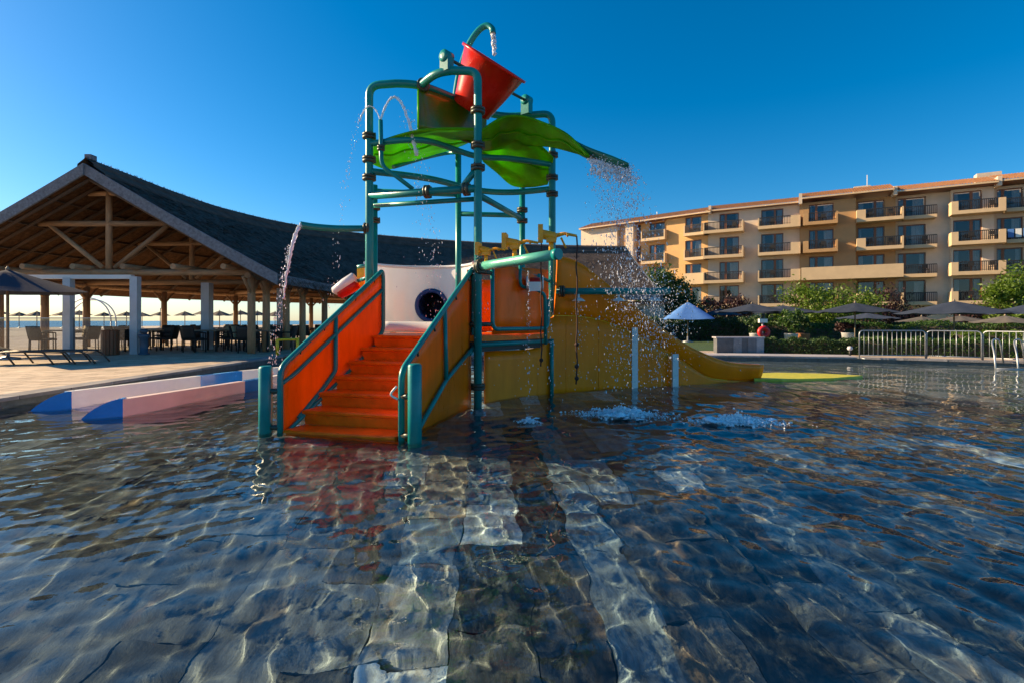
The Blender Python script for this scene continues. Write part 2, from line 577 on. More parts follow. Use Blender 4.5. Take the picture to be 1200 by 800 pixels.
def fillet(pts, r=0.15, n=5):
    pts = [Vector(p) for p in pts]
    out = [pts[0]]
    for k in range(1, len(pts) - 1):
        a, b, c = pts[k - 1], pts[k], pts[k + 1]
        da, dc = (a - b), (c - b)
        rr = min(r, da.length * 0.48, dc.length * 0.48)
        p0, p2 = b + da.normalized() * rr, b + dc.normalized() * rr
        for i in range(n + 1):
            t = i / n
            out.append(p0 * (1 - t) ** 2 + b * 2 * t * (1 - t) + p2 * t * t)
    out.append(pts[-1])
    return out

def spline(pts, n=8):
    pts = [Vector(p) for p in pts]
    out = []
    for k in range(len(pts) - 1):
        p0 = pts[max(0, k - 1)]; p1 = pts[k]; p2 = pts[k + 1]; p3 = pts[min(len(pts) - 1, k + 2)]
        for i in range(n):
            t = i / n
            out.append(0.5 * ((2 * p1) + (p2 - p0) * t + (2 * p0 - 5 * p1 + 4 * p2 - p3) * t * t + (3 * p1 - p0 - 3 * p2 + p3) * t ** 3))
    out.append(pts[-1])
    return out

def pipe(name, pts, r, material='teal', parent=None, seg=12, caps=True):
    return MB().tube(pts, r, seg, caps).build(name, material, parent, recalc=False)

def mesh_np(name, verts, faces, material, parent=None, smooth=False):
    """fast mesh of equal-sized faces from numpy arrays"""
    k = faces.shape[1]
    me = bpy.data.meshes.new(name)
    me.vertices.add(len(verts)); me.vertices.foreach_set('co', verts.astype(np.float32).ravel())
    me.loops.add(faces.size); me.loops.foreach_set('vertex_index', faces.astype(np.int32).ravel())
    me.polygons.add(len(faces))
    me.polygons.foreach_set('loop_start', np.arange(0, faces.size, k, dtype=np.int32))
    me.polygons.foreach_set('loop_total', np.full(len(faces), k, dtype=np.int32))
    me.polygons.foreach_set('use_smooth', np.full(len(faces), smooth, dtype=bool))
    me.update(calc_edges=True)
    me.validate()
    return link(name, me, material, parent)

# ================================================================== SETTING: ground, pool, sea
GZ = 0.12
POOL = [(-7.0, -6), (-7.0, 15.7), (6.6, 15.7), (10.2, 14.9), (13.6, 13.1), (26, 7.5), (26, -6)]

def ring_sheet(name, outer, inner, z, material):
    loops = [[Vector((x, y, 0)) for x, y in outer], [Vector((x, y, 0)) for x, y in inner]]
    tris = tessellate_polygon(loops)
    pts = [(x, y, z) for x, y in outer + inner]
    me = bpy.data.meshes.new(name)
    me.from_pydata(pts, [], [tuple(t) for t in tris])
    bm = bmesh.new(); bm.from_mesh(me)
    for f in bm.faces:
        if f.normal.z < 0: f.normal_flip()
    bm.to_mesh(me); bm.free()
    return link(name, me, material)

def poly_sheet(name, pts, z, material):
    me = bpy.data.meshes.new(name)
    me.from_pydata([(x, y, z) for x, y in pts], [], [tuple(range(len(pts)))])
    bm = bmesh.new(); bm.from_mesh(me)
    for f in bm.faces:
        if f.normal.z < 0: f.normal_flip()
    bm.to_mesh(me); bm.free()
    return tag(link(name, me, material), kind='structure')

BIG = 6000
tag(ring_sheet('ground', [(-BIG, -BIG), (BIG, -BIG), (BIG, BIG), (-BIG, BIG)], POOL, GZ, 'paving'), kind='structure')
poly_sheet('beach_sand', [(-34, -300), (-34, 40), (-22, 62), (40, 160), (400, 600), (-BIG, 600), (-BIG, -300)], GZ + 0.012, 'sand')
poly_sheet('sea', [(-70, -BIG), (-78, 40), (-76, 100), (0, 300), (900, 1500), (BIG, BIG), (-BIG, BIG), (-BIG, -BIG)], GZ + 0.03, 'sea')
poly_sheet('lawn', [(7.6, 18.4), (30, 14.5), (60, 20), (60, 60), (6.5, 70), (6.0, 19)], GZ + 0.008, 'grass')
poly_sheet('garden_path', [(4.0, 15.9), (6.6, 15.9), (10.3, 15.1), (10.6, 16.2), (7.2, 17.0), (4, 17.0)], GZ + 0.02, 'stone_pale')

def floor_z(Y):
    return -0.13 - 0.055 * max(0.0, 8.0 - Y)

# pool walls and the kerb of coping stones
mb = MB()
for k in range(len(POOL)):
    a, b = POOL[k], POOL[(k + 1) % len(POOL)]
    i = len(mb.v)
    mb.v += [Vector((*a, -1.1)), Vector((*b, -1.1)), Vector((*b, GZ)), Vector((*a, GZ))]
    mb.face((i, i + 1, i + 2, i + 3))
pw = tag(mb.build('pool_wall', 'grout'), kind='structure')

kerb = tag(MB().box((-7.16, 2, GZ - 0.02), (0.30, 0.3, 0.05)).build('pool_kerb', 'coping'), kind='structure')
def kerb_run(a, b, w, inset):
    a, b = Vector((*a, 0)), Vector((*b, 0))
    d = (b - a); L = d.length; d.normalize()
    nrm = Vector((-d.y, d.x, 0))           # outwards for this winding
    n = max(1, int(L / 0.82))
    ang = math.atan2(d.y, d.x)
    for k in range(n):
        c = a + d * ((k + 0.5) * L / n) + nrm * (w / 2 - inset)
        MB_k = MB().box((0, 0, 0), (L / n - 0.012, w + random.uniform(-0.01, 0.01), 0.05))
        o = MB_k.build('coping_stone', 'coping', kerb)
        o.location = (c.x, c.y, GZ + 0.006 + random.uniform(-0.003, 0.003))
        o.rotation_euler = (random.uniform(-.006, .006), 0, ang)
kerb_run((-7, 3.0), (-7, 15.7), 0.36, 0.05)
kerb_run((-7, 15.7), (6.6, 15.7), 0.36, 0.05)
kerb_run((6.6, 15.7), (10.2, 14.9), 0.36, 0.05)
kerb_run((10.2, 14.9), (13.6, 13.1), 0.36, 0.05)
kerb_run((13.6, 13.1), (18.4, 10.93), 0.36, 0.05)

# pool floor: bed sheet, 300 nearest riven slabs as pieces, the rest joined
ys = [-6, 0, 2, 4, 6, 8, 12, 16.2]
fl = MB()
fl.sheet([[Vector((x, y, floor_z(y) - 0.035)) for x in (-7.5, 0, 10, 20, 27)] for y in ys], smooth=False)
pool_floor = tag(fl.build('pool_floor', 'grout'), kind='structure')
pool_floor.cycles.is_caustics_receiver = True

def slab_mesh(k, m='slate'):
    """unit slab (1 x 1 x 1) with split, uneven edges"""
    r = random.Random(100 + k)
    pts = []
    for side in range(4):
        n = 4
        for i in range(n):
            t = i / n
            j = r.uniform(-0.035, 0.03) if i else r.uniform(-.015, .015)
            if side == 0: p = (-0.5 + t, -0.5 - j * .5)
            elif side == 1: p = (0.5 + j, -0.5 + t)
            elif side == 2: p = (0.5 - t, 0.5 + j * .5)
            else: p = (-0.5 - j, 0.5 - t)
            pts.append(p)
    mb = MB()
    n = len(pts)
    mb.v += [Vector((x, y, -1)) for x, y in pts] + [Vector((x, y, -0.25)) for x, y in pts] + [Vector((x * 0.990, y * 0.994, 0)) for x, y in pts]
    for k2 in range(n):
        a, b = k2, (k2 + 1) % n
        mb.face((a, b, n + b, n + a)); mb.face((n + a, n + b, 2 * n + b, 2 * n + a))
    mb.face([2 * n + k2 for k2 in range(n)])
    me = mb.mesh('stone_slab')
    me.materials.append(M[m])
    return me
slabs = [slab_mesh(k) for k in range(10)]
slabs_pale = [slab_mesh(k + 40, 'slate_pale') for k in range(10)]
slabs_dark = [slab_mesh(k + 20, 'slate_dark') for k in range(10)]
TILT = math.radians(3.0)
cells = []
col_x = -13.0
rs = random.Random(5)
while col_x < 26:
    w = rs.choice([0.29, 0.32, 0.34, 0.37])
    y = -1.0 - rs.random()
    while y < 17:
        ln = rs.choice([0.45, 0.6, 0.75, 0.95, 1.1, 1.3])
        cx, cy_ = col_x + w / 2, y + ln / 2
        X = cx * math.cos(TILT) - cy_ * math.sin(TILT)
        Y = cx * math.sin(TILT) + cy_ * math.cos(TILT)
        cells.append((X, Y, w, ln, cx))
        y += ln
    col_x += w
def in_pool(X, Y):
    if X < -6.75 or Y > 15.5 or X > 25: return False
    if Y > 15.7 - 0.22 * max(0, X - 6.6) and X < 10.2: return False
    if X >= 10.2 and Y > 14.8 - 0.53 * (X - 10.2): return False
    return True
vis = [c for c in cells if in_pool(c[0], c[1]) and c[1] > 1.1 and abs(c[0]) < c[1] * 1.06 + 0.6]
vis.sort(key=lambda c: c[1])
near, far = vis[:300], vis[300:]
for k, (X, Y, w, ln, cx) in enumerate(near):
    # pale strips run away from the photographer, two of them near the middle
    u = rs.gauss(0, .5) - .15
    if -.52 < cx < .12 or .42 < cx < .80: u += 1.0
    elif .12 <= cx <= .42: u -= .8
    elif cx < -.8: u -= .7  # darker slabs on the left stand in for the shaded water
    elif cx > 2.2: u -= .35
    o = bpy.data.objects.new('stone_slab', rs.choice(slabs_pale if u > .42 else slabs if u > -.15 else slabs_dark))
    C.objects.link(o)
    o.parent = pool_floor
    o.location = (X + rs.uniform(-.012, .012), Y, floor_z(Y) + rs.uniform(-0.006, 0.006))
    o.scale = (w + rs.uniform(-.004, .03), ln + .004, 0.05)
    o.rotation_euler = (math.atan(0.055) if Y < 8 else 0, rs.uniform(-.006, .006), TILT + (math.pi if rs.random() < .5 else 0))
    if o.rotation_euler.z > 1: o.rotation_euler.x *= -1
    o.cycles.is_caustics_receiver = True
mb = MB()
for X, Y, w, ln, cx in far:
    mb.box((X, Y, floor_z(Y) - 0.02 + rs.uniform(-.004, .004)), (w - 0.01, ln - 0.01, 0.04), rz=TILT)
fo = mb.build('far_slab_paving', 'slate_far', pool_floor)
tag(fo, kind='stuff')
fo.cycles.is_caustics_receiver = True

# water surface: real ripples, finer near the photographer
def axis(lo, hi, f0, f1, fine, grow):
    a = list(np.arange(f0, f1, fine))
    s = fine; x = f1
    while x < hi: a.append(x); s *= grow; s = min(s, 0.14); x += s
    a.append(hi)
    s = fine; x = f0
    left = []
    while x > lo: s *= grow; s = min(s, 0.14); x -= s; left.append(max(x, lo))
    return np.array(sorted(set(left + a)))
xs = axis(-7.0, 25.5, -3.4, 5.0, 0.021, 1.04)
yv = axis(0.6, 15.7, 1.2, 5.2, 0.021, 1.03)
XX, YY = np.meshgrid(xs, yv)
H = np.zeros_like(XX)
wr = np.random.default_rng(3)
for lam, amp, cnt, spread in ((1.4, .0040, 5, 0.9), (0.7, .0034, 8, 1.2), (0.36, .0026, 12, 1.8), (0.21, .0024, 14, 3.1), (0.13, .0008, 12, 3.1)):
    for _ in range(cnt):
        l = lam * wr.uniform(0.75, 1.3)
        th = math.radians(70) + wr.uniform(-spread, spread)
        k = 2 * math.pi / l
        warp = 0.35 * np.sin(XX * wr.uniform(.5, 1.3) + YY * wr.uniform(.5, 1.3) + wr.uniform(0, 6))
        H += amp / math.sqrt(cnt) * 1.5 * np.sin(k * (XX * math.cos(th) + YY * math.sin(th)) + wr.uniform(0, 6.28) + warp * 1.5)
# rings spreading from the falls
for (cx, cy_, a0) in ((1.40, 6.55, .016), (2.67, 6.05, .016), (0.19, 6.10, .010), (-2.95, 7.2, .006)):
    R = np.hypot(XX - cx, YY - cy_)
    H += a0 * np.exp(-R / 0.6) * np.cos(2 * math.pi * R / 0.33)
# calmer sheet in the lee on the photographer's near left
calm = 1 - 0.62 / (1 + np.exp((XX + 0.9) * 1.6)) / (1 + np.exp((YY - 3.9) * 1.6))
H *= calm * 0.76
ny, nx = XX.shape
V = np.stack([XX, YY, H], -1).reshape(-1, 3)
idx = np.arange(nx * ny).reshape(ny, nx)
Fq = np.stack([idx[:-1, :-1], idx[:-1, 1:], idx[1:, 1:], idx[1:, :-1]], -1).reshape(-1, 4)
cxy = V[Fq].mean(1)
keep = np.ones(len(Fq), bool)
keep &= ~((cxy[:, 0] > 6.6) & (cxy[:, 0] <= 10.3) & (cxy[:, 1] > 15.85 - 0.22 * (cxy[:, 0] - 6.6)))
keep &= ~((cxy[:, 0] > 10.2) & (cxy[:, 1] > 15.05 - 0.53 * (cxy[:, 0] - 10.2) + 0.1))
pool_water = tag(mesh_np('pool_water', V, Fq[keep], 'water', smooth=True), kind='structure')
pool_water.cycles.is_caustics_caster = True

# ================================================================== PAVILION with thatched roof
pav = thing('beach_pavilion', 'open timber pavilion with dark thatched gable roof beside the pool', 'pavilion', (-13.3, 17, GZ))
path = spline([(-13.33, 16.0, 0), (-13.33, 18, 0), (-13.33, 20.5, 0), (-12.95, 23.6, 0), (-11.4, 27.2, 0), (-8.0, 30.3, 0), (-2.5, 33.0, 0), (3.0, 34.4, 0), (7.8, 35.0, 0)], 7)
NP = len(path)
RIDGE, EAVE, HALF = 6.08, 2.66, 6.0
def path_frame(k):
    a, b = path[max(0, k - 1)], path[min(NP - 1, k + 1)]
    t = (b - a).normalized()
    return path[k], t, Vector((t.y, -t.x, 0))
def roof_pt(k, o, dz=0.0):
    c, t, r = path_frame(k)
    u = abs(o) / HALF
    z = RIDGE - (RIDGE - EAVE) * (u * 1.06 - 0.06 * u * u)
    oo = o if o > 0 else o
    return Vector((c.x + r.x * oo, c.y + r.y * oo, z + dz))
OS = [i / 12 * HALF for i in range(13)]
for sgn, nm in ((1, 'thatch'), (-1, 'thatch')):
    rows = []
    for k in range(NP):
        rows.append([roof_pt(k, sgn * o, 0.0 + 0.012 * math.sin(k * 12.9 + o * 78.2) * (1 if o < HALF else 0)) for o in OS])
    MB().sheet(rows).build('thatch', 'thatch', pav, recalc=False)
    MB().sheet([[roof_pt(k, sgn * o, -0.30) for o in OS] for k in range(NP)]).build('thatch_underside', 'thatch_under', pav, recalc=False)
    MB().sheet([[roof_pt(k, sgn * HALF, 0), roof_pt(k, sgn * (HALF - .05), -0.30)] for k in range(NP)], smooth=False).build('eave_edge', 'thatch_edge', pav, recalc=False)
    for kk, off in ((0, -0.012), (NP - 1, 0.012)):      # gable edges, cut reed face
        c, t, r = path_frame(kk)
        MB().sheet([[roof_pt(kk, sgn * o, 0.02) + t * off * 3, roof_pt(kk, sgn * o, -0.34) + t * off * 3] for o in OS], 0.06, smooth=False).build('gable_edge', 'thatch_edge', pav)
# ridge cap: two overlapping rolls
def cap(o, dz, name):
    return MB().sheet([[roof_pt(k, -o, dz - 0.02), roof_pt(k, -o * .98, dz + 0.05), roof_pt(k, -o * .4, dz + .08), roof_pt(k, 0, dz + 0.10),
                        roof_pt(k, o * .4, dz + .08), roof_pt(k, o * .98, dz + 0.05), roof_pt(k, o, dz - 0.02)] for k in range(NP)]).build(name, 'thatch', pav, recalc=False)
cap(0.62, 0.02, 'ridge_cap')
cap(0.26, 0.12, 'ridge_roll')
MB().box((-13.33, 16.2, RIDGE + 0.27), (0.2, 0.24, 0.16)).build('finial', 'thatch_edge', pav)
# ragged straw ends along the eave and the ridge roll
sv, sf = [], []
def straw(p, d, w):
    i = len(sv)
    sd = Vector((random.uniform(-1, 1), random.uniform(-1, 1), 0)).normalized() * w
    sv.extend([p - sd, p + sd, p + d])
    sf.append((i, i + 1, i + 2))
for k in range(0, NP - 1):
    for q in range(26):
        t = random.random()
        a = roof_pt(k, HALF - 0.02, -0.14).lerp(roof_pt(k + 1, HALF - 0.02, -0.14), t)
        c, tt, r = path_frame(k)
        straw(a + Vector((0, 0, random.uniform(-.14, .12))), r * random.uniform(.03, .12) + Vector((0, 0, -random.uniform(.03, .12))), 0.012)
    for q in range(330):                                    # loose reed ends all over the slope
        o = random.uniform(.5, 5.9)
        a = roof_pt(k, o, .004).lerp(roof_pt(k + 1, o, .004), random.random())
        c, tt, r = path_frame(k)
        dn = (r * .86 + Vector((0, 0, -.5))) * random.uniform(.08, .32) + Vector((0, 0, random.uniform(.01, .045)))
        straw(a, dn + tt * random.uniform(-.05, .05), random.uniform(.012, .03))
    for q in range(12):
        t = random.random()
        a = roof_pt(k, 0, 0.20).lerp(roof_pt(k + 1, 0, 0.20), t)
        straw(a, Vector((random.uniform(-.05, .05), random.uniform(-.05, .05), random.uniform(.03, .09))), 0.015)
me = bpy.data.meshes.new('straw_fringe'); me.from_pydata([tuple(v) for v in sv], [], sf); me.update()
tag(link('straw_fringe', me, 'thatch', pav), kind='stuff')

def log(a, b, r, parent=pav, name='log_beam', material='log', seg=10):
    a, b = Vector(a), Vector(b)
    d = (b - a)
    me = MB().tube([(0, 0, 0), (0, 0, d.length * .5), (0, 0, d.length)], [r * 1.04, r, r * .95], seg).mesh(name)
    o = link(name, me, material, parent)
    o.matrix_world = Matrix.Translation(a) @ d.to_track_quat('Z', 'Y').to_matrix().to_4x4()
    o.matrix_parent_inverse = Matrix.Translation(parent.location).inverted()
    o.location = a
    o.rotation_euler = d.to_track_quat('Z', 'Y').to_euler()
    return o
# rafters under the thatch
for k in range(1, NP - 1, 2):
    for sgn in (1, -1):
        log(roof_pt(k, 0, -0.42), roof_pt(k, sgn * (HALF - .15), -0.40), 0.055, name='rafter', material='log_shaded')
# battens (purlins) along the slope
for o in (1.2, 2.4, 3.6, 4.8):
    for sgn in (1, -1):
        MB().tube([roof_pt(k, sgn * o, -0.345) for k in range(NP)], 0.03, 6).build('purlin', 'log_shaded', pav, recalc=False)
# trusses: one at the open gable, more inside
def truss(k, r=0.095):
    c, t, rr = path_frame(k)
    def q(o, z): return Vector((c.x + rr.x * o, c.y + rr.y * o, z))
    log(q(-5.3, 2.80), q(5.3, 2.80), r * 1.15, name='tie_beam')
    log(q(-2.75, 4.42), q(2.55, 4.42), r, name='collar_beam')
    log(q(-0.05, 2.9), q(-0.05, 5.55), r, name='king_post')
    log(q(-.25, 2.95), q(-2.0, 4.36), r * .8, name='strut')
    log(q(.15, 2.95), q(1.9, 4.36), r * .8, name='strut')
    log(q(-.85, 5.42), q(.85, 5.42), r * .9, name='upper_collar')
kt = [min(range(NP), key=lambda k: (path[k] - Vector(p)).length) for p in ((-13.33, 17.0, 0), (-13.2, 21.5, 0), (-11.6, 26.9, 0), (-8, 30.3, 0), (-3, 32.8, 0))]
for k in kt: truss(k)
# eave plates and posts
for sgn in (1, -1):
    MB().tube([Vector((roof_pt(k, sgn * 4.7).x, roof_pt(k, sgn * 4.7).y, 2.68)) for k in range(3, NP - 1)], 0.10, 8).build('wall_plate', 'log', pav, recalc=False)
def post_at(x, y, r=.13, top=2.62):
    return log((x, y, GZ), (x, y, top), r, name='post')
for k in sorted(set(kt)) + [k for k in range(kt[0] + 3, NP - 2, 5) if min(abs(k - j) for j in kt) > 2]:
    for o in (4.68, -4.68):
        p = roof_pt(k, o)
        post_at(p.x, p.y)
        for s in (-1, 1):                                   # knee braces
            c, t, rr = path_frame(k)
            b = Vector((p.x, p.y, 2.05)); e = Vector((p.x, p.y, 2.62)) + t * (.55 * s)
            log(b, e, .05, name='knee_brace')
# log ends on the front beam
for i in range(6):
    x = -17.2 + i * 1.6
    log((x, 16.3, 2.93), (x, 18.6, 2.97), 0.09, name='joist')
# white steel door frame and glass wind screens set in the front bay
wf = MB()
wf.box((-12.32, 16.75, 1.38), (.24, .2, 2.52)).build('white_post', 'grey_post', pav)
MB().box((-14.5, 16.75, 1.36), (.24, .2, 2.48)).build('white_post', 'grey_post', pav)
MB().box((-17.4, 16.75, 1.36), (.24, .2, 2.48)).build('white_post', 'grey_post', pav)
MB().box((-15.0, 16.745, 2.63), (5.2, .16, .13)).build('header_beam', 'white_paint', pav)
MB().box((-10.2, 22.6, 1.38), (.26, .26, 2.5)).build('white_post', 'grey_post', pav)
MB().box((-11.55, 19.4, 1.38), (.30, .30, 2.5)).build('white_post', 'grey_post', pav)
for x0, x1 in ((-17.2, -14.65), (-14.35, -12.5)):
    MB().box(((x0 + x1) / 2, 16.75, 0.75), (x1 - x0, .012, 1.05)).build('glass_screen', 'screen_glass', pav)
    MB().box(((x0 + x1) / 2, 16.75, 1.29), (x1 - x0, .03, .03)).build('screen_rail', 'steel', pav)

# ================================================================== APARTMENT HOTEL
class Facade:
    def __init__(s, origin, d):
        s.o = Vector((*origin, 0)); s.d = Vector((*d, 0)).normalized()
        s.n = Vector((s.d.y, -s.d.x, 0))                 # towards the pool
    def s_of(s, px, out=0.0):
        k = (px - 600) / F
        o = s.o + s.n * out
        return (o.y * k - o.x) / (s.d.x - s.d.y * k)
    def pt(s, a, out, z):
        return s.o + s.d * a + s.n * out + Vector((0, 0, z))
    def box(s, mb, a0, a1, o0, o1, z0, z1):
        c = s.pt((a0 + a1) / 2, (o0 + o1) / 2, (z0 + z1) / 2)
        R = Matrix((s.d, s.n * -1, Vector((0, 0, 1)))).transposed()
        return mb.box(c, (abs(a1 - a0), abs(o1 - o0), abs(z1 - z0)), rot=R)

hotel = thing('apartment_hotel', 'four storey cream and ochre hotel with balconies and clay tile roof behind the garden', 'building', (30, 56, GZ))
FA = Facade((22.9, 59.8), (23.6, -13.3))                # main wing
FB = Facade((9.5, 71.0), (13.4, -11.2))                 # set-back wing
SLAB = [2.72, 5.45, 8.28, 11.15]                        # underside of the balcony slabs
ROOF = 13.75

def wall_section(fc, a0, a1, out, openings, material, z0=GZ, z1=ROOF, depth=0.28):
    """wall sheet with real openings: cells between the opening edges, plus the reveals"""
    A = sorted({a0, a1, *[o[0] for o in openings], *[o[1] for o in openings]})
    Z = sorted({z0, z1, *[o[2] for o in openings], *[o[3] for o in openings]})
    mb = MB()
    def quad(p):
        i = len(mb.v); mb.v += p; mb.face((i, i + 1, i + 2, i + 3))
    for i in range(len(A) - 1):
        for j in range(len(Z) - 1):
            ca, cz = (A[i] + A[i + 1]) / 2, (Z[j] + Z[j + 1]) / 2
            if any(o[0] < ca < o[1] and o[2] < cz < o[3] for o in openings): continue
            quad([fc.pt(A[i], out, Z[j]), fc.pt(A[i + 1], out, Z[j]), fc.pt(A[i + 1], out, Z[j + 1]), fc.pt(A[i], out, Z[j + 1])])
    for b0, b1, c0, c1 in openings:
        for (p, q) in (((b0, c0), (b1, c0)), ((b1, c0), (b1, c1)), ((b1, c1), (b0, c1)), ((b0, c1), (b0, c0))):
            quad([fc.pt(p[0], out, p[1]), fc.pt(q[0], out, q[1]), fc.pt(q[0], out - depth, q[1]), fc.pt(p[0], out - depth, p[1])])
    for a in (a0, a1):                                    # returns
        quad([fc.pt(a, out, z0), fc.pt(a, out - 3.5, z0), fc.pt(a, out - 3.5, z1), fc.pt(a, out, z1)])
    return mb.build('wall', material, hotel, recalc=False)

wcount = 0
def window(fc, a0, a1, z0, z1, out, mull=0.35, curtain=True):
    global wcount
    wcount += 1
    r = random.Random(wcount)
    D = out - 0.2
    fr = MB()
    t = 0.085
    fc.box(fr, a0 + .004, a0 + t, D - .05, D + .05, z0 + .004, z1 - .004); fc.box(fr, a1 - t, a1 - .004, D - .05, D + .05, z0 + .004, z1 - .004)
    fc.box(fr, a0 + t, a1 - t, D - .05, D + .05, z1 - t, z1 - .004); fc.box(fr, a0 + t, a1 - t, D - .05, D + .05, z0 + .004, z0 + t * .6)
    w = fr.build('window', 'brown_frame', hotel)
    am = a0 + (a1 - a0) * mull
    mb = MB(); fc.box(mb, am - .11, am + .11, D - .045, D + .055, z0 + t * .6, z1 - t); mb.build('mullion', 'brown_frame', w)
    for p0, p1 in ((a0 + t, am - .11), (am + .11, a1 - t)):
        mb = MB(); fc.box(mb, p0, p1, D - .012, D + .012, z0 + t * .6, z1 - t); mb.build('pane', 'window_glass', w)
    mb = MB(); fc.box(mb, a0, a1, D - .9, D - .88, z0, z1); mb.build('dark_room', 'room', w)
    if curtain:
        span = a1 - a0
        for (c0, c1) in ((a0 + .1, a0 + span * r.uniform(.12, .3)), (a1 - span * r.uniform(.15, .5), a1 - .1)):
            n = 14
            rows = []
            for zz in (z0 + .05, z1 - .1):
                rows.append([fc.pt(c0 + (c1 - c0) * i / n, D - .3 + .05 * math.sin(i * 2.1), zz) for i in range(n + 1)])
            MB().sheet(rows).build('curtain', 'curtain', w, recalc=False)
    return w

def railing(fc, a0, a1, out, z, parent, h=0.92, side=None):
    mb = MB()
    fc.box(mb, a0, a1, out - .04, out + .04, z + h - .08, z + h)
    fc.box(mb, a0, a1, out - .015, out + .015, z + .1, z + .13)
    n = max(2, int((a1 - a0) / 0.14))
    for i in range(n + 1):
        a = a0 + (a1 - a0) * i / n
        fc.box(mb, a - .026, a + .026, out - .02, out + .02, z + .02, z + h - .04)
    return mb.build('railing', 'iron', parent)

def balcony(fc, a0, a1, z, out0, out1, wall='sand_wall', left=0.0, right=0.0, solid=False, rail=True, lh=None):
    """slab + end parapets (widths left/right) + railing between"""
    b = MB(); fc.box(b, a0, a1, out0 + .003, out1, z, z + 0.34)
    bo = b.build('balcony', wall, hotel)
    if solid:
        mb = MB(); fc.box(mb, a0, a1, out1 - .14, out1 - .002, z + .34, z + 1.30); mb.build('parapet', wall, bo)
        mb = MB(); fc.box(mb, a0, a0 + .14, out0 + .003, out1 - .14, z + .34, z + 1.30); mb.build('parapet', wall, bo)
        return bo
    for w, p0, p1, hh in ((left, a0, a0 + left, lh or 1.22), (right, a1 - right, a1, 1.22)):
        if w:
            mb = MB(); fc.box(mb, p0, p1, out1 - .13, out1 - .002, z + .34, z + hh); mb.build('parapet', wall, bo)
            q = (p0 if p0 == a0 else p1 - .13)
            mb = MB(); fc.box(mb, q, q + .13, out0 + .003, out1 - .13, z + .34, z + hh); mb.build('parapet', wall, bo)
    if rail:
        railing(fc, a0 + left, a1 - right, out1 - .07, z + .34, bo)
    # a small table and chair standing back on some balconies read as dark clutter
    return bo

S = FA.s_of
def col_windows(px0, px1, floors=(0, 1, 2, 3), h=2.12, out=0.0, skip=()):
    res = []
    for f in floors:
        a0, a1 = S(px0, out), S(px1, out)
        z0 = SLAB[f] + 0.40
        res.append((a0, a1, z0, min(z0 + h, ROOF - .25)))
    return res
cols = [  # px span of window, wall material span, wall material, out, mullion place
    ((843, 866), (829, 889), 'cream_wall', 0.0, .32),
    ((892, 918), (889, 937), 'cream_wall', 0.0, .62),
    ((948, 977), (937, 1003), 'ochre_wall', 0.35, .30),
    ((1005, 1036.5), (1003, 1049.5), 'ochre_wall', -0.5, .66),
    ((1052, 1085), (1049.5, 1115), 'cream_wall', -0.9, .26),
    ((1117, 1151), (1115, 1165), 'cream_wall', -0.3, .64),
    ((1168, 1199), (1165, 1215), 'cream_wall', -0.9, .25),
    ((1226, 1262), (1215, 1290), 'ochre_wall', -0.3, .5),
]
for (w0, w1), (c0, c1), wm, out, mu in cols:
    ops = col_windows(w0, w1, out=out)
    gz = (S(w0, out), S(w1, out), GZ + .05, 2.2)
    wall_section(FA, S(c0, out) if c0 != 829 else 0.0, S(c1, out), out, ops + [gz], wm)
    for o in ops + [gz]:
        window(FA, o[0], o[1], o[2], o[3], out, mu)
for f, z in enumerate(SLAB):
    balcony(FA, S(824, 1.5), S(871, 1.5), z, 0.0, 1.5, 'sand_wall', left=0.12, right=.14)
    balcony(FA, S(888, 1.5), S(938, 1.5), z, 0.0, 1.5, 'sand_wall', left=0.14, right=.9)
    if f == 2 - 1:
        pass
    if f == 1:
        balcony(FA, S(939, 1.6), S(1059, 1.6), z, -0.9, 1.6, 'sand_wall', solid=True)
    else:
        balcony(FA, S(941, 1.9), S(982, 1.9), z, 0.35, 1.75, 'ochre_wall', left=0.5, right=.12)
        balcony(FA, S(1004, 1.0), S(1059, 1.0), z, -0.5, 1.1, 'sand_wall', left=0.75, right=.14)
    balcony(FA, S(1059.5, .3), S(1098, .3), z, -0.9, 0.35, 'sand_wall', left=0, right=0)
    balcony(FA, S(1115, 1.1), S(1179, 1.1), z, -0.3, 1.15, 'sand_wall', left=0.5, right=.5)
    balcony(FA, S(1180, .3), S(1225, .3), z, -0.9, 0.3, 'sand_wall', left=0, right=0)
# white towels and blue cloth over one railing
for i in range(3):
    mb = MB()
    FA.box(mb, S(1181 + i * 9, .3), S(1188 + i * 9, .3), .31, .36, SLAB[2] + .5, SLAB[2] + 1.27)
    mb.build('draped_towel', 'canvas_blue' if i != 1 else 'white_paint', hotel)
# pale chairs on some balconies
def balcony_chair(a, out, z):
    mb = MB()
    FA.box(mb, a - .25, a + .25, out - .5, out - .02, z + .40, z + .45)
    FA.box(mb, a - .22, a + .22, out - .55, out - .5, z + .55, z + .9)
    for sa in (-.22, .22):
        for so in (-.5, -.06):
            FA.box(mb, a + sa - .02, a + sa + .02, out + so - .02, out + so + .02, z, z + .40)
    mb.build('balcony_chair', 'rattan', hotel)
for f in range(4):
    for px, o in ((1020, .7), (1045, .7), (1085, 0.1), (1140, .8), (1165, .8), (860, 1.1), (905, 1.1), (965, 1.3)):
        if random.random() < .75 and not (f == 1 and px in (1020, 1045, 965)):
            balcony_chair(S(px, o), o, SLAB[f] + .34)

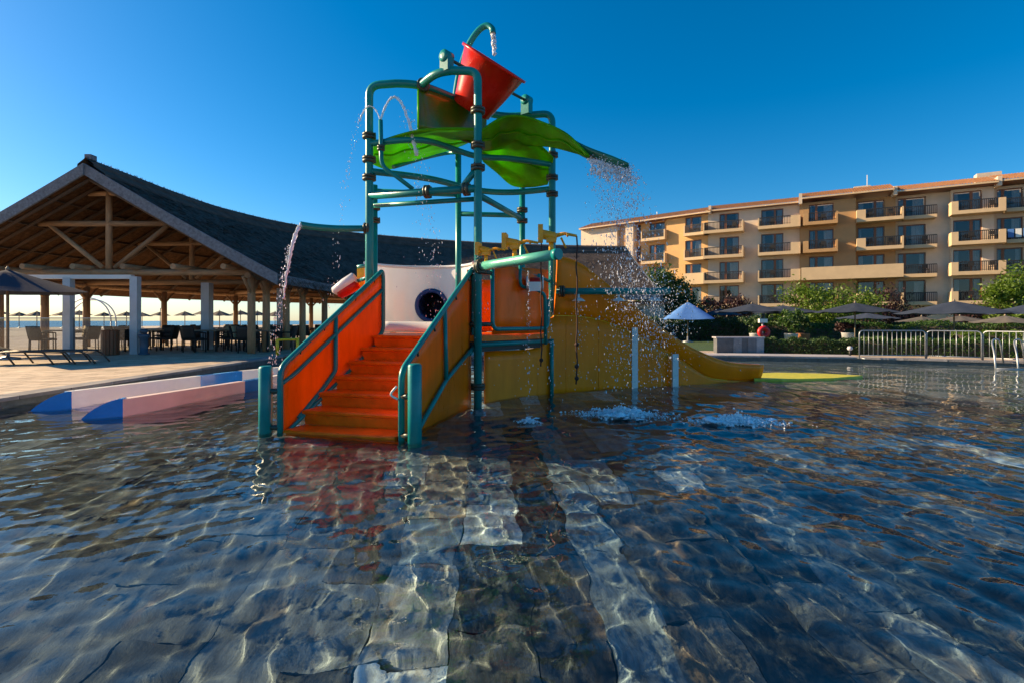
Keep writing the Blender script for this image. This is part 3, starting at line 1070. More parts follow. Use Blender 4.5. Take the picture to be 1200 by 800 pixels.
# roof: clay tile strips stepping along the facade, with soffits and white party upstands
def roof_strip(fc, a0, a1, out, z, rise=1.15, run=3.4, tiles=True):
    mb = MB(); fc.box(mb, a0 + .01, a1 - .01, out - run, out - 0.05, z, z + .16); mb.build('soffit', 'brown_frame', hotel)
    n = max(4, int((a1 - a0) / 0.11))
    rows = []
    rc = 9
    for j in range(rc + 1):
        t = j / rc
        for step in (0, 1):
            if step and j == rc: continue
            zz = z + .19 + rise * t + (0.05 if step else 0)
            rows.append([fc.pt(a0 + (a1 - a0) * i / n, out + .05 - run * t, zz + (.035 if i % 2 else -.035)) for i in range(n + 1)])
    MB().sheet(rows, smooth=False).build('roof_tiles', 'clay', hotel, recalc=False)
    mb = MB(); fc.box(mb, a0, a1, out + .0, out + .06, z + .03, z + .17); mb.build('fascia', 'sand_wall', hotel)
roof_strip(FA, -0.2, S(936, .6), 0.7, ROOF)
roof_strip(FA, S(940, 1), S(1048, 1), 1.2, ROOF + .25)
roof_strip(FA, S(1050, .7), S(1170, .7), 0.8, ROOF + .05)
roof_strip(FA, S(1172, .7), S(1290, .7), 0.6, ROOF + .15)
for px, o, hh in ((832, .5, .95), (938, 1.0, 1.2), (1049, .8, .9), (1171, .5, .9)):
    mb = MB(); a = S(px, o); FA.box(mb, a - .14, a + .16, -3.2, o + .2, ROOF - .2, ROOF + hh * .75); mb.build('party_upstand', 'cream_wall', hotel)
mb = MB(); FA.box(mb, S(1020, 0) - .04, S(1020, 0) + .04, -3, -2.9, ROOF + 1, ROOF + 3.0); mb.build('antenna', 'white_paint', hotel)
for a0, a1 in ((S(1002, -2), S(1022, -2)), (S(1150, -2), S(1180, -2))):
    mb = MB(); FA.box(mb, a0, a1, -4.5, -3.4, ROOF + .9, ROOF + 2.0); mb.build('roof_box', 'cream_wall', hotel)
mb = MB(); FA.box(mb, 0.02, S(1290, 0), -12, -3.5, GZ, ROOF + .5); mb.build('rear_block', 'cream_wall', hotel)

SB = FB.s_of
wB = [((745, 751), (742, 752), 'orange_wall', -.6), ((761, 779), (752, 781), 'orange_wall', -0.6), ((803, 822), (781, 829), 'orange_wall', 0.0)]
wall_section(FB, SB(681), SB(723), 0.0, [], 'cream_wall', z1=ROOF)
wall_section(FB, SB(723, -.4), SB(733, -.4), -0.4, [], 'ochre_wall', z1=ROOF)
wall_section(FB, SB(733, .3), SB(742, .3), 0.3, [], 'cream_wall', z1=ROOF)
for (w0, w1), (c0, c1), wm, out in wB:
    ops = [(SB(w0, out), SB(w1, out), z + .40, min(z + 2.5, ROOF - .2)) for z in SLAB] + [(SB(w0, out), SB(w1, out), GZ + .05, 2.2)]
    a1 = SB(c1, out) if c1 != 829 else (Vector((22.9, 59.8, 0)) - FB.o).dot(FB.d) - .02
    wall_section(FB, SB(c0, out), a1, out, ops, wm)
    for o in ops: window(FB, *o, out, .35)
for f, z in enumerate(SLAB):
    balcony(FB, SB(751, .7), SB(779, .7), z, -.6, .7, 'sand_wall', left=.14, right=.14)
    if f >= 1:
        balcony(FB, SB(801, 1.2), SB(829, 1.2), z, 0, 1.2, 'sand_wall', left=.16, right=.0, solid=(f == 1))
roof_strip(FB, SB(679, .6), SB(833, .6), 0.7, ROOF - .1)
mb = MB(); FB.box(mb, SB(682), 17.0, -10, -3.5, GZ, ROOF + .2); mb.build('rear_block', 'cream_wall', hotel)

# ================================================================== WATER PLAY TOWER
TOP = 4.71
DECK = 1.0
P1 = Vector((-2.13, 7.64, 0)); P2 = Vector((-0.48, 7.20, 0)); P3 = Vector((0.68, 8.67, 0))
P4 = Vector((0.19, 9.5, 0)); P5 = Vector((-0.98, 9.35, 0)); P6 = Vector((-2.34, 8.7, 0))
PR = 0.058
BASE = -0.16
tower = thing('water_play_tower', 'teal pipe water play tower with orange stair panels standing in the pool', 'play tower', (-0.8, 8.0, 0))
def up(p, z): return Vector((p.x, p.y, z))
def flange(p, z, r=PR, h=0.045, k=1.75, material='bolt', axis=None):
    mb = MB()
    R = None
    if axis is not None:
        R = Vector(axis).to_track_quat('Z', 'Y').to_matrix()
    c = up(p, z) if axis is None else Vector((p.x, p.y, z))
    prof = [(r * k * .8, -h), (r * k, -h * .8), (r * k, -h * .12), (r * 1.08, -h * .1), (r * 1.08, h * .1), (r * k, h * .12), (r * k, h * .8), (r * k * .8, h)]
    mb.lathe(prof, c, 14, rot=R)
    for j in range(6):                                       # bolt heads
        a = j * math.pi / 3
        v = Vector((math.cos(a) * r * k * .86, math.sin(a) * r * k * .86, h * .95))
        if R is not None: v = R @ v
        mb.box(c + v, (.018, .018, .02))
    return mb.build('flange', material, tower)

# top arch over posts 1 and 3, bulging back in plan
archA = [up(P1, BASE), up(P1, TOP)] 
planA = spline([(-2.13, 7.64, TOP), (-1.72, 7.58, TOP), (-1.325, 7.68, TOP), (-.88, 8.12, TOP), (-.5, 8.58, TOP), (-.13, 8.78, TOP), (.34, 8.74, TOP), (.68, 8.67, TOP)], 6)
ptsA = [up(P1, BASE), up(P1, 2.4)] + fillet([up(P1, 3.0), up(P1, TOP), planA[6], ], 0.17, 6)[1:-1] + planA[6:-6] + fillet([planA[-7], up(P3, TOP), up(P3, 3.0)], 0.17, 6)[1:-1] + [up(P3, 2.4), up(P3, DECK - .1)]
pipe('top_arch', ptsA, PR, 'teal', tower)
hook = spline([(-.52, 7.20, TOP), (-.84, 7.19, TOP), (-1.09, 7.30, TOP), (-1.30, 7.56, TOP), (-1.36, 7.68, TOP)], 5)
ptsB = [up(P2, BASE), up(P2, 2.4)] + fillet([up(P2, 3.0), up(P2, TOP), hook[5]], 0.15, 6)[1:-1] + hook[5:]
pipe('front_post', ptsB, PR, 'teal', tower)
flange(Vector((-1.33, 7.64, 0)), TOP, axis=(-.6, 1, 0))
pipe('rear_post', [up(P4, BASE), up(P4, 3.9)], PR * .95, 'teal', tower)
pipe('rear_post', [up(P5, BASE), up(P5, 4.27)], PR * .95, 'teal', tower)
pipe('rear_post', [up(P6, BASE), up(P6, 3.5)], PR * .95, 'teal', tower)
pipe('prop_pipe', [Vector((.66, 8.50, BASE)), Vector((.66, 8.50, DECK - .1))], .034, 'teal', tower)
for p, zs in ((P1, (3.95, 3.60, 3.33)), (P2, (4.15, 3.66, 3.35, 0.28)), (P3, (4.0, 3.62, 3.34)), (P4, (3.25, 3.05)), (P6, (3.12, 2.9))):
    for z in zs: flange(p, z)
# ring pipes
def ring(z, back=0.0):
    return spline([(P1.x, P1.y, z), (-1.3, 8.05 + back, z), (-.6, 8.75 + back, z), (0, 8.9 + back, z), (P3.x, P3.y, z)], 8)
pipe('ring_pipe', ring(3.43), .05, 'teal', tower)
pipe('ring_pipe', ring(3.84, -.55), .045, 'teal', tower)
pipe('beam_pipe', [up(P1, 3.06), up(P2, 3.06)], .055, 'teal', tower)
pipe('beam_pipe', [up(P1, 2.94) + Vector((0, .12, 0)), up(P2, 2.94) + Vector((0, .12, 0))], .035, 'teal', tower)
pipe('beam_pipe', [up(P2, 2.97), up(P4, 3.08)], .048, 'teal', tower)
pipe('beam_pipe', [up(P4, 3.15), up(P5, 3.15)], .045, 'teal', tower)
pipe('beam_pipe', [up(P5, 3.5), up(P6, 3.4)], .045, 'teal', tower)
pipe('brace_pipe', [up(P2, 3.36), P1.lerp(P2, .86) + Vector((0, 0, 3.08))], .045, 'teal', tower)
pipe('rib_pipe', spline([P(461, 196, 8.6), P(495, 186, 9.2), P(522, 180, 9.6), P(536, 179, 9.35)], 5), .035, 'teal', tower)
for t in (.55, .9):
    q = P1.lerp(P2, t); flange(q, 3.06, r=.055, axis=(P2 - P1))
# thin fountain pipe beside post 1
pipe('fountain_pipe', fillet([P(446, 141, 7.5), P(447, 195, 7.5), P(463, 206, 7.52), P(484, 222, 7.55)], .18, 5), .032, 'teal', tower)
flange(P(446.5, 174, 7.5), P(446.5, 174, 7.5).z, r=.032, h=.04)
# left spout
sp = spline([P(430, 268, 7.64), P(395, 268, 7.45), P(368, 266, 7.3), P(352, 263.5, 7.2)], 4)
mb = MB().tube(sp, .047, 12, caps=False)
mb.build('spout_pipe', 'teal', tower, recalc=False)
flange(sp[0], sp[0].z, r=.05, axis=(1, 0, 0))

# splash panel hung under the arch
rows = []
pa = [p for p in planA if -1.42 <= p.x <= -.40]
for t in range(7):
    u = t / 6
    row = []
    for k, p in enumerate(pa):
        zb = 4.02 + .10 * k / len(pa)
        row.append(Vector((p.x, p.y - .02, (TOP - .05) * (1 - u) + zb * u)))
    rows.append(row)
MB().sheet(rows, .02).build('splash_panel', 'panel_green', tower)
pipe('panel_edge', [rows[0][0], rows[-1][0]], .02, 'green', tower, 8)

# leaf canopies: three control curves each, near edge to far edge
def leaf(curves, name, n=6, fold=0.05):
    cs = [spline([P(*c) for c in cv], n) for cv in curves]
    rows = []
    m = len(cs[0])
    for j in range(m):
        line = spline([c[j] for c in cs], 5)
        rows.append([p + Vector((0, 0, fold * .35 * math.sin(j * .9) * math.sin(math.pi * i / (len(line) - 1)))) for i, p in enumerate(line)])
    o = MB().sheet(rows, .022).build(name, 'green', tower)
    rim = [r[0] for r in rows]
    MB().tube(rim, .022, 8).build('leaf_rim', 'green', o, recalc=False)
    # raised midrib
    mid = [r[len(r) // 2] - Vector((0, 0, .02)) for r in rows]
    MB().tube(mid, .016, 6).build('leaf_vein', 'green', o, recalc=False)
    return o
leaf([[(438, 170, 7.75), (462, 161, 7.5), (490, 154, 7.35), (522, 151.5, 7.3), (557, 152, 7.3)],
      [(437, 181, 8.1), (462, 179, 8.15), (492, 172, 8.25), (522, 167, 8.3), (553, 166, 8.3)],
      [(436, 193, 8.5), (456, 199, 8.75), (482, 191, 9.05), (508, 182, 9.35), (530, 176, 9.5)]], 'leaf_canopy')
leaf([[(562, 156, 7.45), (577, 145, 7.5), (592, 137.5, 7.6), (612, 137, 7.7), (635, 144, 7.6), (664, 158, 7.4), (689, 183, 7.2)],
      [(563, 166, 7.9), (578, 160, 8.0), (594, 154, 8.05), (615, 156, 8.0), (636, 161, 7.8), (660, 166, 7.5), (690, 184, 7.25)],
      [(563, 178, 8.4), (578, 177, 8.6), (594, 174, 8.7), (612, 172, 8.6), (628, 172, 8.3), (650, 174, 7.8), (690, 185, 7.3)]], 'leaf_canopy')
leaf([[(560, 164, 8.3), (582, 162, 8.35), (605, 164, 8.4), (630, 170, 8.4), (648, 186, 8.5)],
      [(561, 178, 8.6), (580, 182, 8.8), (602, 188, 8.9), (626, 194, 8.8), (646, 200, 8.75)],
      [(566, 190, 9.0), (582, 203, 9.15), (600, 218, 9.3), (622, 220, 9.2), (641, 217, 8.95)]], 'leaf_canopy')
# trough that spills to the right
tr = []
tdir = [P(640, 152, 7.9), P(662, 162, 7.7), P(686, 175, 7.45), P(712, 185, 7.3), P(737, 194, 7.15)]
for k, c in enumerate(spline(tdir, 4)):
    rr = .17 if k < 14 else .17 - .02 * (k - 13)
    row = []
    side = Vector((-.25, -.97, 0))
    for j in range(9):
        a = math.pi * (j / 8)
        row.append(c + side * (math.cos(a) * rr) + Vector((0, 0, -math.sin(a) * rr * .75)))
    tr.append(row)
MB().sheet(tr, .015).build('spill_trough', 'green_dark', tower)

# ---------------- deck and panels
hexa = [P1, P2, P3, P4, P5, P6]
MB().prism([up(p, DECK - .09) for p in hexa], (0, 0, .085)).build('deck', 'orange_step', tower)
MB().prism([up(p + (Vector((-.8, 8.5, 0)) - p) * .012, DECK - .235) for p in hexa], (0, 0, .14)).build('deck_gap', 'black', tower)  # shade of the gap under the deck, put in as a black slab
for a, b in ((P2, P3), (P3, P4), (P4, P5), (P5, P6)):
    pipe('deck_pipe', [up(a, .865) + (a - Vector((-.8, 8.5, 0))).normalized() * .03, up(b, .865) + (b - Vector((-.8, 8.5, 0))).normalized() * .03], .034, 'teal', tower)
def quad_panel(a, b, z0, z1, material, name='side_panel', inset=(0.1, 0.1), off=0.0, n=8, bow=.05, z1b=None):
    d = (b - a); L = d.length; d.normalize()
    nn = Vector((d.y, -d.x, 0))
    a2, b2 = a + d * inset[0], b - d * inset[1]
    rows = []
    for t in range(5):
        u = t / 4
        row = []
        for i in range(n + 1):
            s = i / n
            zt = z1 + ((z1b if z1b is not None else z1) - z1) * s
            row.append(up(a2.lerp(b2, s), z0 + (zt - z0) * u) + nn * (off + bow * math.sin(math.pi * s)))
        rows.append(row)
    return MB().sheet(rows, .03).build(name, material, tower)
quad_panel(P2, P3, DECK, 2.0, 'orange', inset=(.33, .12), z1b=2.05)
quad_panel(P4, P5, DECK, 1.95, 'orange', inset=(.1, .1))
quad_panel(P6, P1, DECK, 1.95, 'orange', inset=(.1, .1))
MB().box((-.60, 7.33, 1.45), (.10, .03, .95), rz=.9).build('filler_strip', 'orange', tower)
MB().box((-.66, 7.42, 1.42), (.10, .03, .75), rz=.6).build('filler_strip', 'yellow', tower)
# teal frame in front of the panel between posts 2 and 3
d23 = (P3 - P2).normalized(); n23 = Vector((d23.y, -d23.x, 0))
def q23(s, z, off=.10): return P2 + d23 * s + n23 * off + Vector((0, 0, z))
pipe('guard_frame', fillet([q23(.2, 1.95), q23(.2, 1.08), q23(1.60, 1.08), q23(1.60, 1.55)], .12, 5), .03, 'teal', tower)
pipe('guard_frame', fillet([q23(.85, 2.05), q23(.85, 1.72), q23(1.35, 1.70), q23(1.35, 1.95)], .1, 5), .025, 'teal', tower)
for z in (1.88, 1.15):
    pipe('bracket', [up(P2, z) - n23 * 0, q23(.2, z)], .03, 'bolt', tower, 8)
    pipe('bracket', [up(P2, z), up(P2, z) + Vector((-.14, .06, 0))], .035, 'bolt', tower, 8)

# light green water rail with three cannons on top
r0, r1 = Vector((-.48, 7.2, 1.955)), Vector((.55, 6.02, 1.985))
pipe('water_rail', [r0 + (r1 - r0) * t for t in (.04, .3, .6, 1.0)], .064, 'mint', tower, 16)
rd = (r1 - r0).normalized()
pipe('rail_cap', [r1 - rd * .07, r1 + rd * .005], .068, 'teal', tower, 16)
flange(r0 + rd * .07, (r0 + rd * .07).z, r=.062, axis=rd)
def water_cannon(t, sc_, yaw):
    b = r0.lerp(r1, t) + Vector((0, 0, .06))
    R = Matrix.Rotation(yaw, 3, 'Z')
    def w(v): return b + R @ (Vector(v) * sc_)
    mb = MB().tube([w((0, 0, -.02)), w((0, 0, .10))], .03 * sc_, 8)
    mb.box(w((0, 0, .12)), (.12 * sc_, .10 * sc_, .05 * sc_), yaw)
    root = mb.build('water_cannon', 'gun_yellow', tower)
    mb = MB().tube([w((-.15, 0, .20)), w((-.10, 0, .19)), w((.03, 0, .165)), w((.07, 0, .16))], [.072 * sc_, .062 * sc_, .058 * sc_, .042 * sc_], 10)
    mb.build('barrel', 'gun_yellow', root)
    mb = MB().box(w((-.13, 0, .20)), (.06 * sc_, .19 * sc_, .20 * sc_), yaw)
    mb.build('shield', 'gun_yellow', root)
    mb = MB().tube([w((.03, 0, .17)), w((.16, 0, .20)), w((.31, 0, .17))], [.030 * sc_, .020 * sc_, .016 * sc_], 8)
    mb.tube([w((.2, -.06, .18)), w((.2, .06, .18))], .015 * sc_, 6)
    mb.tube([w((.12, 0, .15)), w((.18, 0, .02))], .013 * sc_, 6)
    mb.build('lever', 'gun_yellow', root)
    return w((.31, 0, .17))
water_cannon(.12, .86, -.25)
t2 = water_cannon(.50, .98, -.15)
t3 = water_cannon(.92, .98, -.05)
def rope(p, zend, knots):
    pts = [p + Vector((.008 * math.sin(k * 1.7), .006 * math.cos(k), -(p.z - zend) * k / 14)) for k in range(15)]
    o = pipe('pull_rope', pts, .009, 'rope', tower, 6)
    for kz in knots:
        MB().lathe([(.006, -.03), (.026, -.01), (.026, .01), (.006, .03)], (p.x, p.y, kz), 8).build('knot', 'rope', o)
rope(t3, .45, (.92, .66, .52))
rope(t2 + Vector((.04, 0, 0)), .62, (.70,))
# spray bar to the right with three nozzles
s0, s1 = P(652, 341.5, 8.6), P(785, 341.5, 8.55)
pipe('spray_bar', [s0, s0.lerp(s1, .5), s1], .055, 'teal', tower, 14)
flange(s0 + Vector((.09, 0, 0)), s0.z, r=.055, axis=(1, 0, 0))
for px in (678, 725, 767):
    c = P(px, 351, 8.58)
    mb = MB().tube([c + Vector((0, 0, .10)), c + Vector((0, 0, .02))], .02, 8)
    mb.lathe([(.02, .03), (.05, .02), (.09, -.005), (.12, -.03), (.10, -.035), (.0, -.03)], c, 14)
    mb.build('spray_nozzle', 'white_frp', tower)
# white and red paddle wheel
pw_c = P(627, 332, 7.9)
ax = Vector((1, -.1, 0)).normalized()
RW = ax.to_track_quat('Z', 'Y').to_matrix()
wheel = MB().lathe([(.06, -.08), (.09, -.07), (.09, .07), (.06, .08)], pw_c, 14, rot=RW).build('paddle_wheel', 'red', tower)
for s in (-1, 1):
    MB().lathe([(.0, -.015), (.10, -.012), (.12, 0), (.10, .012), (.0, .015)], pw_c + ax * s * .12, 14, rot=RW).build('wheel_disc', 'white_frp', wheel)
MB().box(pw_c + Vector((0, -.12, -.06)), (.20, .03, .14)).build('paddle', 'white_frp', wheel)
pipe('wheel_arm', fillet([pw_c + Vector((.02, 0, -.1)), pw_c + Vector((.16, .1, -.16)), pw_c + Vector((.18, .25, -.95))], .1, 4), .028, 'teal', tower, 8)
pipe('wheel_arm', [pw_c + Vector((-.25, 0, .22)), up(P3, 1.85)], .028, 'teal', tower, 8)

# ---------------- stairs
RL, RRt = Vector((-2.49, 5.50, 0)), Vector((-1.11, 5.14, 0))
U = Vector((.252, .968, 0)).normalized()
W = (RRt - RL); SW = W.length; W.normalize()
RUN = 2.2
stairs = MB().prism([RL + W * .03 + U * .02 + Vector((0, 0, BASE)), RRt - W * .03 + U * .02 + Vector((0, 0, BASE)), RRt - W * .03 + U * RUN + Vector((0, 0, BASE)), RL + W * .03 + U * RUN + Vector((0, 0, BASE))], (0, 0, .02)).build('stairs', 'orange_step', tower)
NS = 7
for k in range(NS):
    z = 0.035 + (DECK - .035) * k / (NS - 1) - .004
    s0_, s1_ = .02 + (RUN - .02) * k / NS, .02 + (RUN - .02) * (k + 1) / NS
    a = RL + W * .035; b = RRt - W * .075
    mb = MB()
    dz = (DECK - .035) / (NS - 1)
    prof = [(s1_ + .01, z - dz - .005), (s0_ + .035, z - dz - .005), (s0_ + .02, z - .05), (s0_ - .018, z - .035), (s0_ - .022, z - .012), (s0_ - .005, z), (s1_ + .01, z)]
    mb.prism([a + U * s + Vector((0, 0, zz)) for s, zz in prof], (b - a))
    mb.build('tread', 'orange_step', stairs)
def rail_z(s): return .72 + (1.945 - .72) * s / RUN
def stair_z(s): return .02 + (DECK - .02) * s / RUN
# left panel: from the rail down to the stringer; right panel: down into the water
def stair_panel(base, out, full, bows):
    rows = []
    for i in range(17):
        s = .04 + (RUN - .02) * i / 16
        top = rail_z(s) - .055 if s > .06 else .68
        bot = -.1 if full else max(-.06, stair_z(s) - .12)
        rows.append([base + U * s + W * (out + bows * math.sin(math.pi * i / 16) * math.sin(math.pi * j / 6)) + Vector((0, 0, bot + (top - bot) * j / 6)) for j in range(7)])
    return MB().sheet(rows, .025).build('stair_panel', 'orange', tower)
stair_panel(RL, -.035, False, -.03)
stair_panel(RRt, -.055, True, .01)
for base, sg in ((RL, -1), (RRt, 1)):
    def q(s, z, o=0.0): return base + U * s + W * (o * sg) + Vector((0, 0, z))
    rail = pipe('handrail', fillet([q(0, BASE), q(0, .70), q(RUN, 1.945), q(RUN + .03, 1.85), q(RUN + .03, 1.05 if sg < 0 else .82), q(RUN - .15, .93 if sg < 0 else .74)], .12, 5), .032, 'teal', tower)
    if sg < 0:
        pipe('mid_rail', fillet([q(0, .52), q(.22, .60), q(RUN, 1.66)], .1, 4), .024, 'teal', tower, 8)
        pipe('baluster', fillet([q(1.02, rail_z(1.02)), q(1.02, stair_z(1.02) + .1), q(.75, stair_z(.75) + .02), q(.3, .1)], .05, 3), .028, 'teal', tower, 8)
        pipe('stringer_pipe', [q(.12, .02, -.03), q(RUN, DECK - .04, -.03)], .022, 'teal', tower, 8)
    else:
        pipe('baluster', [q(1.15, rail_z(1.15), .0), q(1.15, stair_z(1.15) - .05, .02)], .026, 'teal', tower, 8)
        pipe('stringer_pipe', [q(.25, -.02, .02), q(1.15, stair_z(1.15) - .05, .02), q(RUN, .85, .02)], .026, 'teal', tower, 8)
    for s in (.35, .8, 1.5, 2.0):
        pipe('rail_clip', [q(s, rail_z(s), 0), q(s, rail_z(s) - .09, .02)], .014, 'bolt', tower, 6)
    # bollard that carries the rail foot
    bo_c = q(-.03, 0, .16)
    h = .78 if sg > 0 else .72
    MB().tube([up(bo_c, BASE), up(bo_c, .3), up(bo_c, h - .02), up(bo_c, h)], [.07, .07, .07, .055], 16).build('bollard', 'teal', tower, recalc=False)
    for z in (.45, .06):
        pipe('bollard_link', [up(q(0, 0), z), up(bo_c, z)], .03, 'bolt', tower, 8)
# little loop handle on the right rail
pipe('loop_handle', spline([RRt + Vector((-.03, -.02, .42)), RRt + Vector((-.10, -.03, .47)), RRt + Vector((-.04, -.03, .55))], 4), .012, 'white_frp', tower, 6)

# tipping scoop on the left side, and the yellow panel behind it
sc_c = P(405, 333, 8.0)
RS = Matrix.Rotation(math.radians(-33), 3, 'Y') @ Matrix.Rotation(math.radians(90), 3, 'Y')
scoop = MB().lathe([(.02, -.24), (.07, -.21), (.095, 0), (.095, .17), (.07, .19)], sc_c, 16, rot=RS).build('tipping_scoop', 'white_frp', tower)
MB().lathe([(.02, -.20), (.08, -.17), (.098, 0), (.098, .16), (.02, .18)], sc_c + Vector((.04, .02, -.07)), 14, rot=RS).build('scoop_belly', 'red', scoop)
pipe('scoop_arm', [sc_c + Vector((.2, .0, .05)), up(P1, 1.85)], .03, 'teal', tower, 8)
MB().box(P(423, 324, 8.2), (.11, .05, .34)).build('filler_panel', 'yellow_edge', tower)
pipe('panel_rim', [P(419, 313, 8.18), P(428, 312, 8.18)], .03, 'mint', tower, 8)

# ---------------- tipping bucket
a0, a1 = Vector((-.92, 7.21, 4.90)), Vector((.25, 8.70, 4.93))
for a in (a0, a1):
    b = Vector((a.x, a.y, TOP))
    mb = MB().box((b + a) / 2 + Vector((0, 0, .0)), (.12, .16, (a - b).z + .02), rz=.9)
    br = mb.build('axle_bracket', 'teal', tower)
    MB().lathe([(.03, -.08), (.085, -.07), (.085, .07), (.03, .08)], a + Vector((0, 0, .01)), 12, rot=(a1 - a0).to_track_quat('Z', 'Y').to_matrix()).build('bearing', 'teal', br)
mid = (a0 + a1) / 2
e = (a1 - a0).normalized()
ph = Vector((e.y, -e.x, 0)).normalized()
th = math.radians(39)
axis_b = (ph * math.sin(th) + Vector((0, 0, math.cos(th)))).normalized()
xb = e
yb = axis_b.cross(xb).normalized()
BS = 0.97
RB = BS * Matrix((xb - axis_b * xb.dot(axis_b), yb, axis_b)).transposed()
bc = mid - axis_b * .07 - e * .10 - Vector((.02, 0, .05))
bucket = thing('tipping_bucket', 'red conical tipping bucket hung on an axle at the top of the tower', 'bucket', tuple(bc))
MB().lathe([(.0, -.40), (.28, -.40), (.315, -.385), (.36, -.2), (.44, .08), (.515, .36), (.56, .37), (.56, .405), (.50, .40), (.42, .08), (.33, -.3), (.0, -.35)], bc, 40, rot=RB, caps=(False, False)).build('shell', 'red', bucket)
pipe('axle', [a0 - e * .05, a1 + e * .05], .024, 'bolt', bucket, 8)
for s in (-1, 1):
    MB().lathe([(.02, -.03), (.11, -.03), (.11, .03), (.02, .03)], mid + e * s * .40, 12, rot=e.to_track_quat('Z', 'Y').to_matrix()).build('hub_plate', 'red', bucket)
# feed pipe over the bucket
fp = spline([P(533, 118, 8.35), P(537, 92, 8.4), P(543, 70, 8.42), P(551, 50, 8.4), P(561, 36, 8.35), P(570, 30.5, 8.3), P(576.5, 34, 8.25), P(577.5, 40, 8.22)], 5)
pipe('feed_pipe', fp, .05, 'teal', tower, 14, caps=True)

# ================================================================== YELLOW SLIDE
slide = thing('yellow_slide', 'yellow fibreglass water slide curving down from the tower', 'slide', (2.5, 9.6, 0))
base = spline([(-.42, 7.62, 0), (.15, 8.2, 0), (.70, 8.62, 0), (1.4, 9.0, 0), (2.2, 9.33, 0), (3.06, 9.66, 0), (4.1, 10.1, 0), (5.1, 10.55, 0)], 6)
def lerp_tab(x, tab):
    for (x0, y0), (x1, y1) in zip(tab, tab[1:]):
        if x <= x1:
            t = (x - x0) / (x1 - x0); t = max(0, min(1, t))
            return y0 + (y1 - y0) * t
    return tab[-1][1]
def smooth_tab(tab):
    c = spline([(x, y, 0) for x, y in tab], 8)
    return [(p.x, p.y) for p in c]
topT = smooth_tab([(-.5, .77), (.55, .79), (.66, 2.20), (.80, 2.26), (1.15, 2.16), (1.6, 1.86), (2.2, 1.42), (3.06, .84), (3.7, .54), (4.3, .36), (5.1, .29)])
ribT = smooth_tab([(-.5, .76), (.45, .78), (.6, 1.22), (.85, 1.28), (1.4, 1.24), (1.9, 1.10), (2.5, .84), (3.06, .55), (3.6, .22), (4.0, .06), (5.1, -.02)])
sk, ch = [], []
for p in base:
    zt = lerp_tab(p.x, ribT)
    sk.append([Vector((p.x, p.y, BASE + (zt - BASE) * j / 6)) for j in range(7)])
MB().sheet(sk, .03).build('skirt', 'yellow', slide)
wall_o, wall_i, bed = [], [], []
for k, p in enumerate(base):
    if p.x < .60: continue
    a, b = base[max(0, k - 1)], base[min(len(base) - 1, k + 1)]
    t = (b - a).normalized(); nb = Vector((-t.y, t.x, 0))
    zr, zt = lerp_tab(p.x, ribT), max(lerp_tab(p.x, topT), lerp_tab(p.x, ribT) + .05)
    flare = -.10
    wall_o.append([Vector((p.x, p.y, zr + (zt - zr) * j / 6)) + nb * (.02 + flare * math.sin(math.pi * .5 * j / 6)) for j in range(7)])
    bed.append([p + nb * .02 + Vector((0, 0, zr)), p + nb * .2 + Vector((0, 0, zr - .05)), p + nb * .5 + Vector((0, 0, zr - .08)), p + nb * .8 + Vector((0, 0, zr - .05)), p + nb * .98 + Vector((0, 0, zr))])
    wall_i.append([p + nb * (.98 + .10 * math.sin(math.pi * .5 * j / 6)) + Vector((0, 0, zr + (max(.06, zt - .34 - zr)) * j / 6)) for j in range(7)])
MB().sheet(wall_o, .025).build('side_wall', 'yellow', slide)
MB().sheet(wall_i, .025).build('side_wall', 'yellow', slide)
MB().sheet(bed, .025).build('slide_bed', 'yellow', slide)
MB().tube([r[-1] for r in wall_o], .028, 8).build('rim', 'yellow', slide, recalc=False)
rb = [r[0] - Vector((0, .03, 0)) for r in wall_o if r[0].z > .03]
MB().tube(rb, .013, 6).build('seam_rib', 'yellow_edge', slide, recalc=False)
# moulded seams and bolt rows on the skirt
for k in range(4, len(base) - 8, 5):
    q = base[k]; zt = lerp_tab(q.x, ribT) - .03
    if zt > .3: MB().tube([Vector((q.x, q.y - .032, BASE)), Vector((q.x, q.y - .032, zt))], .007, 6).build('moulded_seam', 'yellow', slide, recalc=False)
bl = MB()
for r in wall_o[::1]:
    if r[0].z > .1: bl.box(r[0] + Vector((0, -.035, .045)), (.016, .012, .016))
bl.build('bolt_row', 'steel', slide)
for px, yt in ((742, 384), (789, 414)):
    g = G(px, 452.5 if px < 760 else 451)
    zt = EYE - (yt - HZ) / F * g.y
    MB().box((g.x, g.y - .11, (zt + BASE) / 2), (.105, .06, zt - BASE)).build('white_batten', 'white_paint', slide)
lm = MB()
mp_ = [(4.9, 10.35), (5.4, 10.25), (6.6, 10.5), (7.5, 10.95), (7.0, 11.35), (6.0, 11.6), (5.2, 11.4)]
lm.prism([(x, y, BASE) for x, y in mp_], (0, 0, .20))
tag(lm.build('landing_pad', 'mat_yellow'), 'flat yellow green landing pad at the foot of the yellow slide', 'landing pad')

